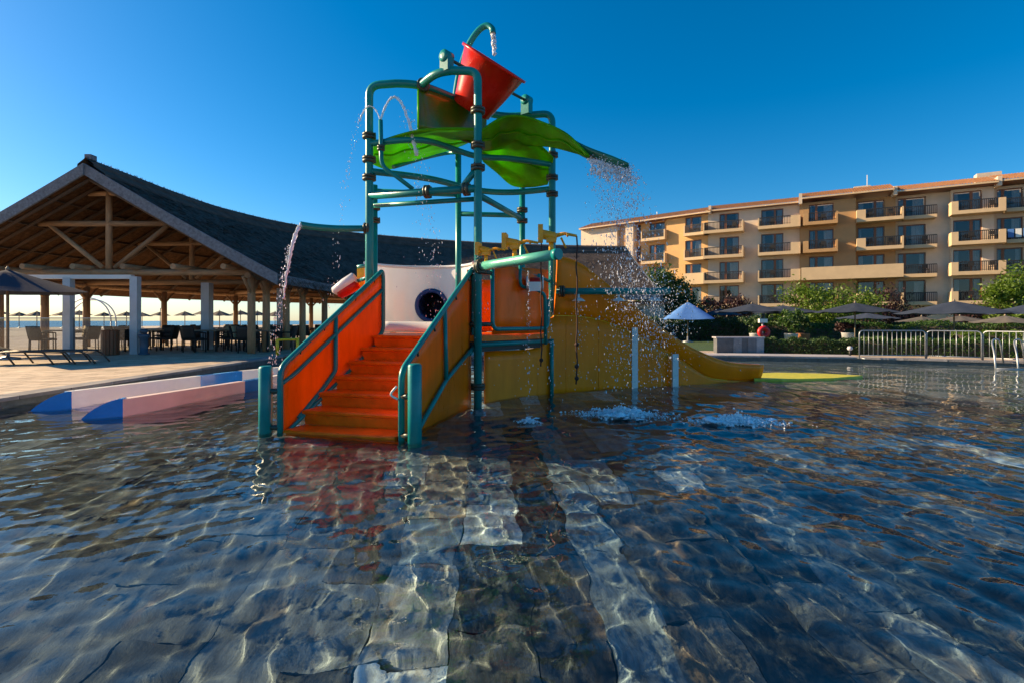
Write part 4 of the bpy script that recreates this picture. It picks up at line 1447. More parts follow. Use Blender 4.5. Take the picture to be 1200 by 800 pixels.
# ================================================================== WHITE TUBE SLIDE behind the stairs
tube = thing('white_tube_slide', 'white tube slide entrance shell with a dark blue tunnel mouth', 'slide', (-1.8, 10, 0))
cx, cy_, Rsh = -1.72, 9.35, 0.98
rows = []
hole = P(505, 358, 10.2)
for i in range(19):
    a = math.radians(172 - i * (172 - 2) / 18)
    rows.append([Vector((cx + Rsh * math.cos(a) * (1 + .04 * j / 6), cy_ + Rsh * .95 * math.sin(a), 0.85 + (2.27 - .85) * j / 6)) for j in range(7)])
shell_rows = rows
MB().tube([r[-1] for r in rows], .03, 8).build('shell_rim', 'white_frp', tube, recalc=False)
hd = Vector((hole.x - cx, hole.y - cy_, 0)).normalized()
hc = Vector((cx, cy_, 0)) + hd * (Rsh * .93) + Vector((0, 0, 1.50))
RH = hd.to_track_quat('Z', 'Y').to_matrix()
MB().lathe([(.285, -.02), (.30, -.02), (.30, .03), (.30, 1.2), (.28, 1.2), (.285, .0)], hc, 24, rot=RH, caps=(False, False)).build('tunnel', 'navy_tube', tube)
MB().lathe([(.0, 1.15), (.28, 1.15)], hc, 24, rot=RH, caps=(False, False)).build('tunnel_end', 'navy_tube', tube)
MB().lathe([(.262, -.03), (.27, -.05), (.335, -.05), (.345, -.03), (.335, .02), (.262, .02)], hc, 32, rot=RH, caps=(False, False)).build('tunnel_lip', 'navy_tube', tube)
sm_ = MB()
na, nz = 72, 40
gridi = {}
for i in range(na + 1):
    a = math.radians(172 - i * 170 / na)
    for j in range(nz + 1):
        u = j / nz
        gridi[i, j] = len(sm_.v)
        sm_.v.append(Vector((cx + Rsh * math.cos(a) * (1 + .04 * u), cy_ + Rsh * .95 * math.sin(a), .85 + 1.42 * u)))
for i in range(na):
    for j in range(nz):
        q = [gridi[i, j], gridi[i + 1, j], gridi[i + 1, j + 1], gridi[i, j + 1]]
        c = sum((sm_.v[k] for k in q), Vector()) / 4 - hc
        if (c - hd * c.dot(hd)).length < .292 and c.dot(hd) > -.3: continue
        sm_.face(q, True)
sm_.build('entrance_shell', 'white_frp', tube, recalc=False)
# seat lip: low white half pipe at the shell's foot
rows = []
for i in range(9):
    x = -2.3 + i * .14
    rows.append([Vector((x, 8.9 + .12 * math.sin(math.pi * i / 8) + .42 * (1 - math.cos(math.pi * j / 8)) / 2, 1.0 + .17 * math.sin(math.pi * j / 8))) for j in range(9)])
MB().sheet(rows, .02).build('seat_lip', 'white_frp', tube)
for x in (-2.3, -1.2):
    MB().tube([(x, 9.9, BASE), (x, 9.9, 1.0)], .06, 8).build('support_post', 'teal', tube)

# ================================================================== low slide run-out on the left
chute = thing('slide_runout', 'low slide run-out with blue ends and faded cream and pink walls in shallow water', 'slide', (-5.2, 9.5, 0))
def chute_wall(pts, blue_cap=True):
    """pts: list of (px, y_top, y_base) ; the wall stands in the water"""
    g = []
    for px, yt, yb in pts:
        b = G(px, yb)
        g.append((b, EYE - (yt - HZ) / F * b.y))
    return g
def wall_piece(p0, z0, p1, z1, material, name, th=.12):
    d = (p1 - p0).normalized(); n = Vector((-d.y, d.x, 0)) * th
    i = 10
    rows = []
    for k in range(i + 1):
        t = k / i
        p = p0.lerp(p1, t); z = z0 + (z1 - z0) * t
        rows.append((p, z))
    mb = MB()
    front = [Vector((p.x, p.y, BASE)) for p, z in rows] + [Vector((p.x, p.y, z)) for p, z in reversed(rows)]
    mb.prism(front, n)
    return mb.build(name, material, chute)
def fin(p0, p1, h, name='end_fin', th=.14):
    d = (p1 - p0); L = d.length; d.normalize(); n = Vector((-d.y, d.x, 0)) * th
    prof = [(0, BASE), (0, -.03)] + [(L * t, h * math.sin(math.pi / 2 * min(1, t * 1.02)) ** .8 - .03 * (1 - t)) for t in (.08, .2, .35, .5, .65, .8, .92, 1)] + [(L, BASE)]
    MB().prism([p0 + d * s + Vector((0, 0, z)) for s, z in prof], n).build(name, 'blue_frp', chute)
A = G(92, 491); B = G(144, 488); Cc = G(287, 459); D = G(312, 453.5); D2 = G(345, 447)
fin(A, B, .23)
wall_piece(B, .22, Cc, .185, 'pink_frp', 'side_wall')
wall_piece(Cc, .185, D, .18, 'blue_frp', 'side_wall')
wall_piece(D, .18, D2, .18, 'cream_frp', 'side_wall')
A = G(33, 481); B = G(84, 478); Cc = G(235, 453.5); D = G(284, 446.5); D2 = G(335, 440)
fin(A, B, .235)
wall_piece(B, .235, Cc, .21, 'cream_frp', 'side_wall')
wall_piece(Cc, .21, D, .21, 'blue_frp', 'side_wall')
wall_piece(D, .21, D2, .2, 'cream_frp', 'side_wall')
bb = [G(144, 488), G(340, 448), G(330, 441), G(84, 478)]
MB().prism([Vector((p.x, p.y, BASE + .02)) for p in bb], (0, 0, .10)).build('chute_floor', 'blue_frp', chute)

# ================================================================== FURNITURE on the patio and in the pavilion
def make_chair(cushion):
    t = thing('rattan_chair', 'x', 'chair')
    MB().box((0, 0, .43), (.50, .50, .06)).build('seat', 'rattan', t)
    rows = [[Vector((-.25 + .5 * i / 4, .22 + .03 * math.cos((i - 2) * .7) + .10 * j / 4, .44 + .45 * j / 4)) for i in range(5)] for j in range(5)]
    MB().sheet(rows, .035, smooth=True).build('backrest', 'rattan', t)
    for sx in (-1, 1):
        MB().tube([(sx * .25, -.2, .66), (sx * .25, .1, .67), (sx * .25, .26, .66)], .022, 6).build('armrest', 'rattan', t)
        MB().tube([(sx * .25, -.2, .66), (sx * .235, -.22, 0)], .02, 6).build('leg', 'rattan', t)
        MB().tube([(sx * .23, .24, .44), (sx * .235, .25, 0)], .02, 6).build('leg', 'rattan', t)
    if cushion:
        rows = [[Vector((-.22 + .44 * i / 4, .185 + .10 * j / 4, .48 + .40 * j / 4)) for i in range(5)] for j in range(5)]
        MB().sheet(rows, -.03).build('cushion', 'rattan_tan', t)
    return t
def place(proto, used, loc, rz, label, group, name=None):
    o = proto if not used else copy_tree(proto)
    o.location = loc
    o.rotation_euler = (0, 0, rz)
    o['label'] = label; o['group'] = group
    return o
chA, chB = make_chair(False), make_chair(True)
usedA = usedB = False
def make_table():
    t = thing('dining_table', 'x', 'table')
    MB().box((0, 0, .73), (.9, .9, .045)).build('table_top', 'tabletop', t)
    for sx in (-1, 1):
        for sy in (-1, 1):
            MB().box((sx * .38, sy * .38, .355), (.06, .06, .705)).build('leg', 'rattan', t)
    return t
tb = make_table(); tused = False
sets = [(-8.9, 18.3), (-10.9, 18.6), (-13.4, 18.6), (-16.2, 18.6), (-10.1, 21.2), (-12.6, 21.6), (-15.5, 22.0), (-9.6, 24.2), (-12.0, 25.2), (-8.3, 26.6), (-15.0, 26.0)]
rr = random.Random(8)
for i, (x, y) in enumerate(sets):
    place(tb, tused, (x, y, GZ), rr.uniform(-.1, .1), 'square dining table on slim dark legs under the thatched pavilion', 'dining tables in the pavilion'); tused = True
    for k in range(4):
        a = k * math.pi / 2 + rr.uniform(-.2, .2)
        d = .78
        loc = (x + math.cos(a) * d, y + math.sin(a) * d, GZ)
        if rr.random() < .55:
            place(chA, usedA, loc, a - math.pi / 2, 'dark woven armchair without cushion at a pavilion table', 'dark chairs in the pavilion'); usedA = True
        else:
            place(chB, usedB, loc, a - math.pi / 2, 'dark woven armchair with tan back cushion at a pavilion table', 'cushioned chairs in the pavilion'); usedB = True

# slatted waste bin by the white post
wb = thing('waste_bin', 'round brown wooden slatted waste bin beside the pale square post', 'waste bin', (-12.75, 16.25, GZ))
MB().lathe([(.20, 0), (.20, .72)], (-12.75, 16.25, GZ + .004), 16).build('liner', 'black', wb)
for k in range(16):
    a = k * math.pi / 8
    MB().box((-12.75 + .225 * math.cos(a), 16.25 + .225 * math.sin(a), GZ + .39), (.03, .08, .76), rz=a).build('slat', 'wood_bin', wb)
MB().lathe([(.19, .76), (.25, .76), (.25, .79), (.19, .79)], (-12.75, 16.25, GZ), 16, caps=(False, False)).build('rim', 'wood_bin', wb)
# slate blue pedestal
pd_ = thing('foot_shower', 'slate blue pedestal with round head beside the pale square post', 'pedestal', (-11.9, 16.55, GZ))
MB().lathe([(.16, 0), (.16, .04), (.12, .06), (.12, .5), (.17, .56), (.17, .62), (.10, .66)], (-11.9, 16.55, GZ), 14).build('body', 'blue_post', pd_)
MB().lathe([(.03, .66), (.11, .70), (.13, .76), (.08, .82), (.0, .83)], (-11.9, 16.55, GZ), 12).build('head', 'blue_post', pd_)

# sun lounger with bent legs and its parasol at the patio edge
lo = thing('sun_lounger', 'low dark sling lounger with bent legs on the pool patio', 'sun lounger', (-10.8, 12.9, GZ))
L0, L1 = Vector((-13.2, 12.6, GZ)), Vector((-10.55, 13.2, GZ))
ld = (L1 - L0).normalized(); ln_ = Vector((-ld.y, ld.x, 0))
Lg = (L1 - L0).length
for s in (-.33, .33):
    pipe('side_rail', fillet([L0 + ln_ * s + Vector((0, 0, .30)), L0 + ld * (Lg * .55) + ln_ * s + Vector((0, 0, .33)), L1 - ld * .25 + ln_ * s + Vector((0, 0, .33)), L1 + ln_ * s + Vector((0, 0, 0.02))], .3, 5), .022, 'lounger_frame', lo, 8)
    for t in (.25, .55, .72):
        pipe('leg', fillet([L0 + ld * (Lg * t) + ln_ * s + Vector((0, 0, .32)), L0 + ld * (Lg * t + .12) + ln_ * s + Vector((0, 0, .3)), L0 + ld * (Lg * t + .33) + ln_ * s + Vector((0, 0, .01))], .12, 4), .02, 'lounger_frame', lo, 8)
rows = [[L0 + ld * (Lg * .93 * i / 10) + ln_ * (-.31 + .62 * j / 4) + Vector((0, 0, .305 + .03 * (i / 10) - .02 * math.sin(math.pi * j / 4))) for j in range(5)] for i in range(11)]
MB().sheet(rows, .012).build('sling', 'lounger_mesh', lo)
rows = [[L0 + ld * (.1 + .6 * i / 5 * .8) + ln_ * (-.31 + .62 * j / 4) + Vector((0, 0, .34 + .16 * (1 - i / 5))) for j in range(5)] for i in range(6)]
MB().sheet(rows, .012).build('backrest', 'lounger_mesh', lo)

def parasol(name, label, base, rad, h, material, group=None, sides=8, drop=.42, square=False, pole_r=.03, tilt=0, valance=.0, rz=0.2, ribs=True):
    b = Vector(base)
    t = thing(name, label, 'parasol', tuple(b), group)
    n = 4 if square else sides
    mb = MB()
    i0 = len(mb.v)
    m = 5
    apex = b + Vector((0, 0, h))
    per = 4
    mb.v.append(apex)
    rings = []
    for j in range(1, m + 1):
        u = j / m
        ring_ = []
        for k in range(n * per):
            a = rz + 2 * math.pi * k / (n * per)
            seg = 2 * math.pi / n
            ph_ = (2 * math.pi * k / (n * per)) % seg
            rr_ = rad * math.cos(seg / 2) / math.cos(ph_ - seg / 2)
            between = math.sin(ph_ / seg * math.pi)
            z = h - drop * u ** 1.15 - .05 * between * u + (.04 * rad * math.sin(math.pi * u) * -.4)
            mb.v.append(b + Vector((math.cos(a) * rr_ * u, math.sin(a) * rr_ * u, z)))
            ring_.append(len(mb.v) - 1)
        rings.append(ring_)
    N_ = n * per
    for k in range(N_):
        mb.face((i0, rings[0][k], rings[0][(k + 1) % N_]), True)
    for j in range(m - 1):
        for k in range(N_):
            k2 = (k + 1) % N_
            mb.face((rings[j][k], rings[j + 1][k], rings[j + 1][k2], rings[j][k2]), True)
    if valance:
        vr = []
        for k in rings[-1]:
            mb.v.append(mb.v[k] + Vector((0, 0, -valance))); vr.append(len(mb.v) - 1)
        for k in range(N_):
            k2 = (k + 1) % N_
            mb.face((rings[-1][k], vr[k], vr[k2], rings[-1][k2]), False)
    mb.build('canopy', material, t, recalc=False)
    MB().tube([b, b + Vector((0, 0, h * .5)), b + Vector((0, 0, h - .02))], pole_r, 8).build('pole', 'pole_wood', t, recalc=False)
    MB().lathe([(.0, h - .03), (.05, h - .01), (.045, h + .04), (.015, h + .09), (.0, h + .1)], b, 8).build('finial', 'pole_wood', t)
    if ribs:
        for k in range(n):
            a = rz + 2 * math.pi * k / n
            e_ = b + Vector((math.cos(a) * rad * .97, math.sin(a) * rad * .97, h - drop - .015))
            MB().tube([apex - Vector((0, 0, .05)), apex.lerp(e_, .5) - Vector((0, 0, .02)), e_], .012, 5).build('rib', 'pole_wood', t, recalc=False)
    MB().lathe([(.28, 0), (.28, .05), (.05, .09), (.045, .3)], b, 12).build('foot', 'steel', t)
    return t
pl = G(9, 421, GZ)
parasol('patio_parasol', 'charcoal parasol on wooden pole beside the sun lounger', (pl.x, pl.y, GZ), 2.05, 2.52, 'canvas_navy', square=False, drop=.62, sides=4, rz=.15, pole_r=.035)

# wedding-style arch on the beach side of the pavilion
ac = P(103, 400, 27.0)
arch = thing('metal_arch', 'slender white metal arch seen through the pavilion', 'arch', (ac.x, ac.y, GZ))
for dy, r_ in ((0, 1.25), (.35, 1.17)):
    pipe('hoop', [(ac.x + 1.22 * math.cos(a), ac.y + dy, GZ + 1.05 + r_ * .98 * math.sin(a)) for a in np.linspace(0, math.pi, 20)], .035, 'white_paint', arch, 8)
for s in (-1, 1):
    pipe('leg', [(ac.x + s * 1.22, ac.y, GZ), (ac.x + s * 1.22, ac.y, GZ + 1.06)], .035, 'white_paint', arch, 8)
    pipe('leg', [(ac.x + s * 1.22, ac.y + .35, GZ), (ac.x + s * 1.22, ac.y + .35, GZ + 1.06)], .035, 'white_paint', arch, 8)
# tall mast on the sand
mast = P(190, 383, 60)
ms = thing('volleyball_post', 'thin wooden volleyball post standing on the sand', 'post', (mast.x, mast.y, GZ))
MB().tube([(mast.x, mast.y, GZ), (mast.x, mast.y, 2.9)], .09, 8).build('shaft', 'pole_wood', ms)
MB().box((mast.x, mast.y - .12, 2.5), (.25, .06, .35)).build('net_cleat', 'pole_wood', ms)

# straw beach parasols on the sand
rb_ = random.Random(4)
px = -25
bcount = 0
while px < 330:
    Y = rb_.uniform(58, 78)
    x = (px - 600) / F * Y
    parasol('beach_parasol', 'small straw beach parasol on the sand beyond the pavilion', (x, Y, GZ), rb_.uniform(1.25, 1.5), rb_.uniform(2.15, 2.45), 'straw', 'straw parasols on the beach', sides=8, drop=.55, ribs=False, pole_r=.05)
    px += rb_.uniform(17, 31)

# ================================================================== GARDEN on the right
def gp(px, Y): return ((px - 600) / F * Y, Y, GZ)
def garden(px, apex_y, half_px, Y, label, material='canvas_navy', drop=.5, **k):
    h = EYE - (apex_y - HZ) / F * Y - GZ
    parasol('garden_parasol', label, gp(px, Y), half_px / F * Y, h, material, 'parasols in the hotel garden', drop=drop, **k)
garden(881, 356, 42, 27, 'charcoal garden parasol over the red lifebuoy stand', drop=.42)
garden(917, 358, 44, 31, 'charcoal garden parasol standing behind the pale planters', drop=.45)
garden(1002, 355, 43, 23.5, 'charcoal garden parasol beside the end of the steel barrier', drop=.42)
garden(1016, 367, 32, 30, 'small charcoal garden parasol in the shade of a wider one near the plum shrub', drop=.3)
garden(1118, 353, 58, 23, 'widest charcoal garden parasol rising behind the steel barriers', drop=.55)
garden(1080, 371, 26, 31, 'small grey garden parasol between hedge and steel barrier', 'canvas_grey', drop=.3)
garden(1125, 370, 28, 30, 'small grey garden parasol under the widest charcoal one', 'canvas_grey', drop=.3)
garden(1178, 370, 33, 25, 'tan grey garden parasol near the lit tree', 'canvas_grey', drop=.32)
garden(1203, 357, 40, 26, 'charcoal garden parasol in front of the lit tree', drop=.45)
garden(844, 362, 24, 34, 'charcoal garden parasol beside the blue one', drop=.4)
parasol('blue_parasol', 'light blue square parasol in the garden behind the slide', gp(806, 26), 36 / F * 26, EYE - (354 - HZ) / F * 26 - GZ, 'canvas_blue', 'parasols in the hotel garden', drop=.85, sides=4, rz=.6)

# steel crowd barriers along the pool edge
def barrier(p0, p1, label):
    p0, p1 = Vector(p0), Vector(p1)
    d = (p1 - p0); L = d.length; d.normalize()
    t = thing('steel_barrier', label, 'barrier', tuple((p0 + p1) / 2), 'steel barriers along the pool edge')
    h = .80
    pipe('frame', fillet([p0, p0 + Vector((0, 0, h)), p1 + Vector((0, 0, h)), p1], .12, 4), .016, 'steel', t, 8)
    pipe('bottom_rail', [p0 + Vector((0, 0, .1)), p1 + Vector((0, 0, .1))], .015, 'steel', t, 8)
    n = int(L / .125)
    for k in range(1, n):
        q = p0 + d * (L * k / n)
        pipe('bar', [q + Vector((0, 0, .1)), q + Vector((0, 0, h))], .0075 if k % 5 else .012, 'steel', t, 6)
    nn = Vector((-d.y, d.x, 0))
    for q in (p0 + d * .05, p1 - d * .05):
        pipe('foot', [q - nn * .22 + Vector((0, 0, .015)), q + nn * .22 + Vector((0, 0, .015))], .015, 'steel', t, 8)
b0, b1, b2, b3, b4 = G(1007, 420, GZ), G(1086, 420.5, GZ), G(1152, 423, GZ), G(1225, 427, GZ), G(1300, 432, GZ)
barrier(b0, b1 - Vector((.04, 0, 0)), 'galvanised steel barrier panel with rounded end beside the clipped hedge')
barrier(b1, b2 - Vector((.04, 0, 0)), 'galvanised steel barrier panel joining two others, second from the hedge')
barrier(b2, b3, 'galvanised steel barrier panel behind the pool ladder, third from the hedge')
# pool ladder
gl = G(1166, 426, GZ)
pldr = thing('pool_ladder', 'bent stainless pool ladder handrails at the pool edge', 'ladder', tuple(gl))
for s in (0, .45):
    o_ = Vector((s, -.25 * s, 0))
    pipe('handrail', fillet([gl + o_ + Vector((-.25, -.3, -.35)), gl + o_ + Vector((-.2, -.2, .25)), gl + o_ + Vector((0, .1, .60)), gl + o_ + Vector((.35, .25, .62)), gl + o_ + Vector((.55, .35, .0))], .18, 5), .02, 'steel', pldr, 10)
for z in (-.1, -.25):
    pipe('rung', [gl + Vector((-.23, -.28, z)), gl + Vector((.55 - .23, -.28 - .14, z))], .022, 'steel', pldr, 8)

# low wall of stone panels and clipped hedge
pwall = thing('planter_wall', 'low garden wall faced with grey stone panels beside the clipped hedge', 'wall', (6.9, 17.4, GZ))
x0 = 6.85
wp = [(838, 857), (857, 867), (867, 874), (874, 884), (884, 893)]
for k, (pa_, pb_) in enumerate(wp):
    Yw = 17.4
    xa, xb_ = (pa_ - 600) / F * Yw, (pb_ - 600) / F * Yw
    MB().box(((xa + xb_) / 2, Yw, GZ + .25), (xb_ - xa - .008, .3 + .02 * (k % 2), .50)).build('stone_panel', 'slate_wall', pwall)
MB().box(((838 + 893) / 2 / F * 17.4 - 17.4, 17.42, GZ + .52), ((893 - 838) / F * 17.4 + .06, .36, .04)).build('capping', 'stone_pale', pwall)

# ---- leaves
def leaf_quads(centers, size, rnd, flat=0.0):
    n = len(centers)
    d1 = rnd.normal(size=(n, 3)); d1 /= np.linalg.norm(d1, axis=1, keepdims=True)
    d2 = rnd.normal(size=(n, 3)); d2 -= (d2 * d1).sum(1, keepdims=True) * d1; d2 /= np.linalg.norm(d2, axis=1, keepdims=True)
    s = size * rnd.uniform(.6, 1.4, (n, 1))
    V = np.stack([centers - d1 * s, centers + d2 * s * .45, centers + d1 * s, centers - d2 * s * .45], 1).reshape(-1, 3)
    return V, np.arange(4 * n).reshape(n, 4)
def crown_pts(c, rad, n, rnd, clumps=26, clump_r=.3):
    cc = rnd.normal(size=(clumps, 3)); cc /= np.linalg.norm(cc, axis=1, keepdims=True)
    cc *= rnd.uniform(.45, 1.0, (clumps, 1)) 
    which = rnd.integers(0, clumps, n)
    off = rnd.normal(size=(n, 3)) * clump_r * rnd.uniform(.6, 1.3, (clumps, 1))[which] * .55
    return np.array(c) + (cc[which] + off) * np.array(rad)
def tree(name, label, base, cz, rad, n, size, material, seed, cat='tree', trunk_r=.09, clumps=26):
    rnd = np.random.default_rng(seed)
    t = thing(name, label, cat, tuple(base))
    b = Vector(base)
    top = Vector((b.x, b.y, cz))
    mid_ = b.lerp(top, .5) + Vector((.12, .05, 0))
    tr_ = MB().tube([b, mid_, top, top + Vector((0, 0, rad[2] * .4))], [trunk_r * 1.3, trunk_r, trunk_r * .7, trunk_r * .2], 8)
    for k in range(7):
        a = k * 2.4
        s = b.lerp(top, .55 + .06 * k)
        e_ = top + Vector((math.cos(a) * rad[0] * .7, math.sin(a) * rad[1] * .7, rad[2] * (.1 + .08 * k)))
        tr_.tube([s, s.lerp(e_, .5) + Vector((0, 0, .1)), e_], [trunk_r * .5, trunk_r * .3, trunk_r * .1], 5)
    tr_.build('trunk', 'bark', t, recalc=False)
    V, Fq = leaf_quads(crown_pts((b.x, b.y, cz), rad, n, rnd, clumps), size, rnd)
    mesh_np('crown', V, Fq, material, t)
    return t
tree('garden_tree', 'sunlit bright green tree in front of the ochre hotel bay', gp(965, 40), 2.3, (3.6, 2.5, 2.1), 7000, .12, 'leaf_bright', 21)
tree('garden_tree', 'bright green tree rising behind the barriers at the hotel corner', gp(1188, 38), 2.6, (2.3, 2.2, 2.3), 6000, .12, 'leaf_bright', 22)
tree('plum_shrub', 'dark plum leaved shrub between two garden parasols', gp(1040, 42), 2.0, (2.4, 2, 1.6), 4500, .11, 'leaf_red', 23, 'shrub')
tree('plum_shrub', 'dark plum leaved shrub against the cream hotel balcony wall', gp(850, 46), 2.0, (2.6, 2, 1.7), 4500, .12, 'leaf_red', 24, 'shrub')
tree('garden_tree', 'green bushy tree standing past the far end of the thatched roof', gp(768, 42), 3.7, (2.8, 2, 1.7), 6000, .13, 'leaf_mid', 25)
tree('garden_tree', 'dark leafy tree behind the blue parasol', gp(782, 36), 1.6, (2.4, 2, 2.0), 6000, .13, 'leaf_dark', 26)
tree('plum_shrub', 'low reddish shrub below the end hotel balcony', gp(1160, 42), 1.9, (2.2, 2, 1.3), 3500, .12, 'leaf_red', 27, 'shrub')

def hedge(name, label, p0, p1, depth, h, n, size, material, seed):
    rnd = np.random.default_rng(seed)
    p0, p1 = Vector(p0), Vector(p1)
    d = p1 - p0
    nn = Vector((-d.y, d.x, 0)).normalized()
    t = thing(name, label, 'hedge', tuple((p0 + p1) / 2))
    core = MB()
    m = 18
    rows = []
    for i in range(m + 1):
        c = p0.lerp(p1, i / m)
        w = depth * .36
        hh = h * .82 * (1 + .08 * math.sin(i * 2.3))
        rows.append([c - nn * w + Vector((0, 0, 0)), c - nn * w * .95 + Vector((0, 0, hh * .7)), c - nn * w * .5 + Vector((0, 0, hh)), c + nn * w * .5 + Vector((0, 0, hh)), c + nn * w * .95 + Vector((0, 0, hh * .7)), c + nn * w])
    core.sheet(rows).build('twigs', 'bark', t, recalc=False)
    u = rnd.uniform(0, 1, n); v = rnd.uniform(-1, 1, n); z = rnd.uniform(0.02, 1, n)
    face_ = rnd.random(n)
    v = np.where(face_ < .55, np.sign(v) * rnd.uniform(.75, 1.02, n), v)
    z = np.where(face_ >= .55, rnd.uniform(.75, 1.05, n), z)
    bump = 1 + .10 * np.sin(u * 23) + .06 * np.sin(u * 61 + 1)
    cen = np.array(p0)[None] + np.outer(u, np.array(d)) + np.outer(v * depth * .45, np.array(nn)) + np.outer(z * h * bump, np.array([0, 0, 1]))
    V, Fq = leaf_quads(cen, size, rnd)
    mesh_np('leaves', V, Fq, material, t)
    return t
hedge('clipped_hedge', 'low clipped hedge running from the stone wall to the steel barriers', gp(894, 17.6), gp(1010, 16.6), .8, .46, 9000, .035, 'leaf_dark', 31)
hedge('clipped_hedge', 'low clipped hedge behind the steel barriers', gp(1010, 16.6), gp(1230, 15.0), .7, .5, 9000, .035, 'leaf_mid', 32)
hedge('shrub_border', 'taller mixed shrub border under the garden parasols', gp(880, 30), gp(1230, 28.0), 2.0, .95, 16000, .06, 'leaf_mid', 33)
hedge('shrub_border', 'dark shrub border in the shade by the blue parasol', gp(745, 28), gp(880, 30.0), 2.0, 1.15, 12000, .06, 'leaf_dark', 34)
hedge('flower_border', 'strip of yellow green ground cover behind the barriers', gp(1120, 20), gp(1240, 19.0), 1.0, .62, 5000, .04, 'leaf_bright', 35)
# plants in pale pots
def pot_plant(px, Y, h, label, pot, leafm, seed, name='potted_plant'):
    x, y, z = gp(px, Y)
    t = thing(name, label, 'plant', (x, y, z))
    MB().lathe([(.22, 0), (.28, .5), (.30, .52), (.25, .5)], (x, y, z), 14).build('pot', pot, t)
    rnd = np.random.default_rng(seed)
    V, Fq = leaf_quads(crown_pts((x, y, z + .5 + h / 2), (.45, .45, h / 2), 900, rnd, 12), .07, rnd)
    mesh_np('leaves', V, Fq, leafm, t)
pot_plant(927, 22.5, 1.2, 'tall green plant in a pale square planter', 'pot_white', 'leaf_mid', 41)
pot_plant(941, 22.8, .9, 'dark green plant in a terracotta pot', 'terracotta', 'leaf_dark', 42)
pot_plant(886, 23, .8, 'round shrub in a pale pot near the lifebuoy', 'pot_white', 'leaf_dark', 43)
pot_plant(994, 24, .5, 'dark flowering plant beside the parasol pole', 'pot_white', 'leaf_red', 44)

# lifebuoy on its stand
lb = gp(895, 21.5)
lbt = thing('lifebuoy', 'red lifebuoy hung on a post in the garden', 'lifebuoy', lb)
MB().tube([(lb[0], lb[1] + .1, GZ), (lb[0], lb[1] + .1, 1.25)], .04, 8).build('post', 'steel', lbt)
ringv = MB()
Rm, rm = .17, .10
for i in range(24):
    a = 2 * math.pi * i / 24
    for j in range(10):
        b_ = 2 * math.pi * j / 10
        ringv.v.append(Vector((lb[0] + (Rm + rm * math.cos(b_)) * math.cos(a), lb[1] + rm * math.sin(b_), .72 + (Rm + rm * math.cos(b_)) * math.sin(a))))
for i in range(24):
    for j in range(10):
        ringv.face((i * 10 + j, ((i + 1) % 24) * 10 + j, ((i + 1) % 24) * 10 + (j + 1) % 10, i * 10 + (j + 1) % 10), True)
ringv.build('ring', 'red_buoy', lbt)
MB().box((lb[0], lb[1] + .08, 1.2), (.34, .14, .16)).build('hood', 'white_paint', lbt)
# globe lamp near the barrier
gl_ = gp(996, 15.8)
gt = thing('garden_lamp', 'short garden lamp with pale globe in front of the clipped hedge', 'lamp', gl_)
MB().tube([(gl_[0], gl_[1], GZ), (gl_[0], gl_[1], GZ + .18)], .03, 8).build('stem', 'iron', gt)
MB().lathe([(.02, .17), (.06, .19), (.08, .24), (.06, .29), (.0, .31)], gl_, 14).build('globe', 'pot_white', gt)
# kiosk under the roof end, behind the slide
kx = gp(742, 33)
kt_ = thing('garden_kiosk', 'small dark roofed kiosk behind the spray bar', 'kiosk', kx)
MB().box((kx[0], kx[1], 1.2), (3.4, 2.0, 2.1)).build('wall', 'cream_wall', kt_)
MB().box((kx[0], kx[1], 2.32), (4.0, 2.6, .16)).build('roof', 'brown_frame', kt_)
MB().box((kx[0] - .4, kx[1] - 1.01, 1.45), (1.5, .06, 1.0)).build('hatch', 'room', kt_)
# yellow frame at the pool edge left of the stairs
yf = G(325, 417, GZ)
yt_ = thing('yellow_hoop', 'small yellow metal hoop at the pool edge behind the stair rail', 'frame', tuple(yf))
pipe('upright', [yf, yf + Vector((0, 0, .55))], .05, 'yellow_edge', yt_, 8)
pipe('upright', [yf + Vector((.5, .3, 0)), yf + Vector((.5, .3, .55))], .05, 'yellow_edge', yt_, 8)
pipe('crossbar', [yf + Vector((0, 0, .5)), yf + Vector((.5, .3, .5))], .04, 'yellow_edge', yt_, 8)

# ================================================================== MOVING WATER: jets, falling drops, foam
OCT = np.array([(1, 0, 0), (-1, 0, 0), (0, 1, 0), (0, -1, 0), (0, 0, 1), (0, 0, -1)], float)
OF = np.array([(0, 2, 4), (2, 1, 4), (1, 3, 4), (3, 0, 4), (2, 0, 5), (1, 2, 5), (3, 1, 5), (0, 3, 5)])
def _ico():
    bm = bmesh.new(); bmesh.ops.create_icosphere(bm, subdivisions=1, radius=1)
    v = np.array([x.co for x in bm.verts]); f = np.array([[y.index for y in x.verts] for x in bm.faces]); bm.free()
    return v, f
IV, IF_ = _ico()
def drops(name, label, pos, vel, r, material='drop'):
    """pos (n,3), vel (n,3) gives the stretch direction, r (n,)"""
    n = len(pos)
    d = vel / (np.linalg.norm(vel, axis=1, keepdims=True) + 1e-9)
    st = 1 + np.minimum(2.2, .42 * np.linalg.norm(vel, axis=1))[:, None, None] * rng.uniform(.2, 1.2, (n, 1, 1))
    wob = rng.uniform(.7, 1.3, (n, len(IV), 1))
    base_ = IV[None] * wob * r[:, None, None]
    par = (base_ * d[:, None]).sum(2, keepdims=True) * d[:, None]
    V = pos[:, None] + (base_ - par) + par * st
    V = V.reshape(-1, 3)
    Fq = (IF_[None] + (np.arange(n) * len(IV))[:, None, None]).reshape(-1, 3)
    keep_ = None
    o = mesh_np(name, V, Fq, material, smooth=True)
    return tag(o, label, 'water', kind='stuff')
def ballistic(p0, v0, t):
    g = np.array([0, 0, -9.81])
    return p0 + v0 * t[:, None] + .5 * g * t[:, None] ** 2, v0 + g * t[:, None]
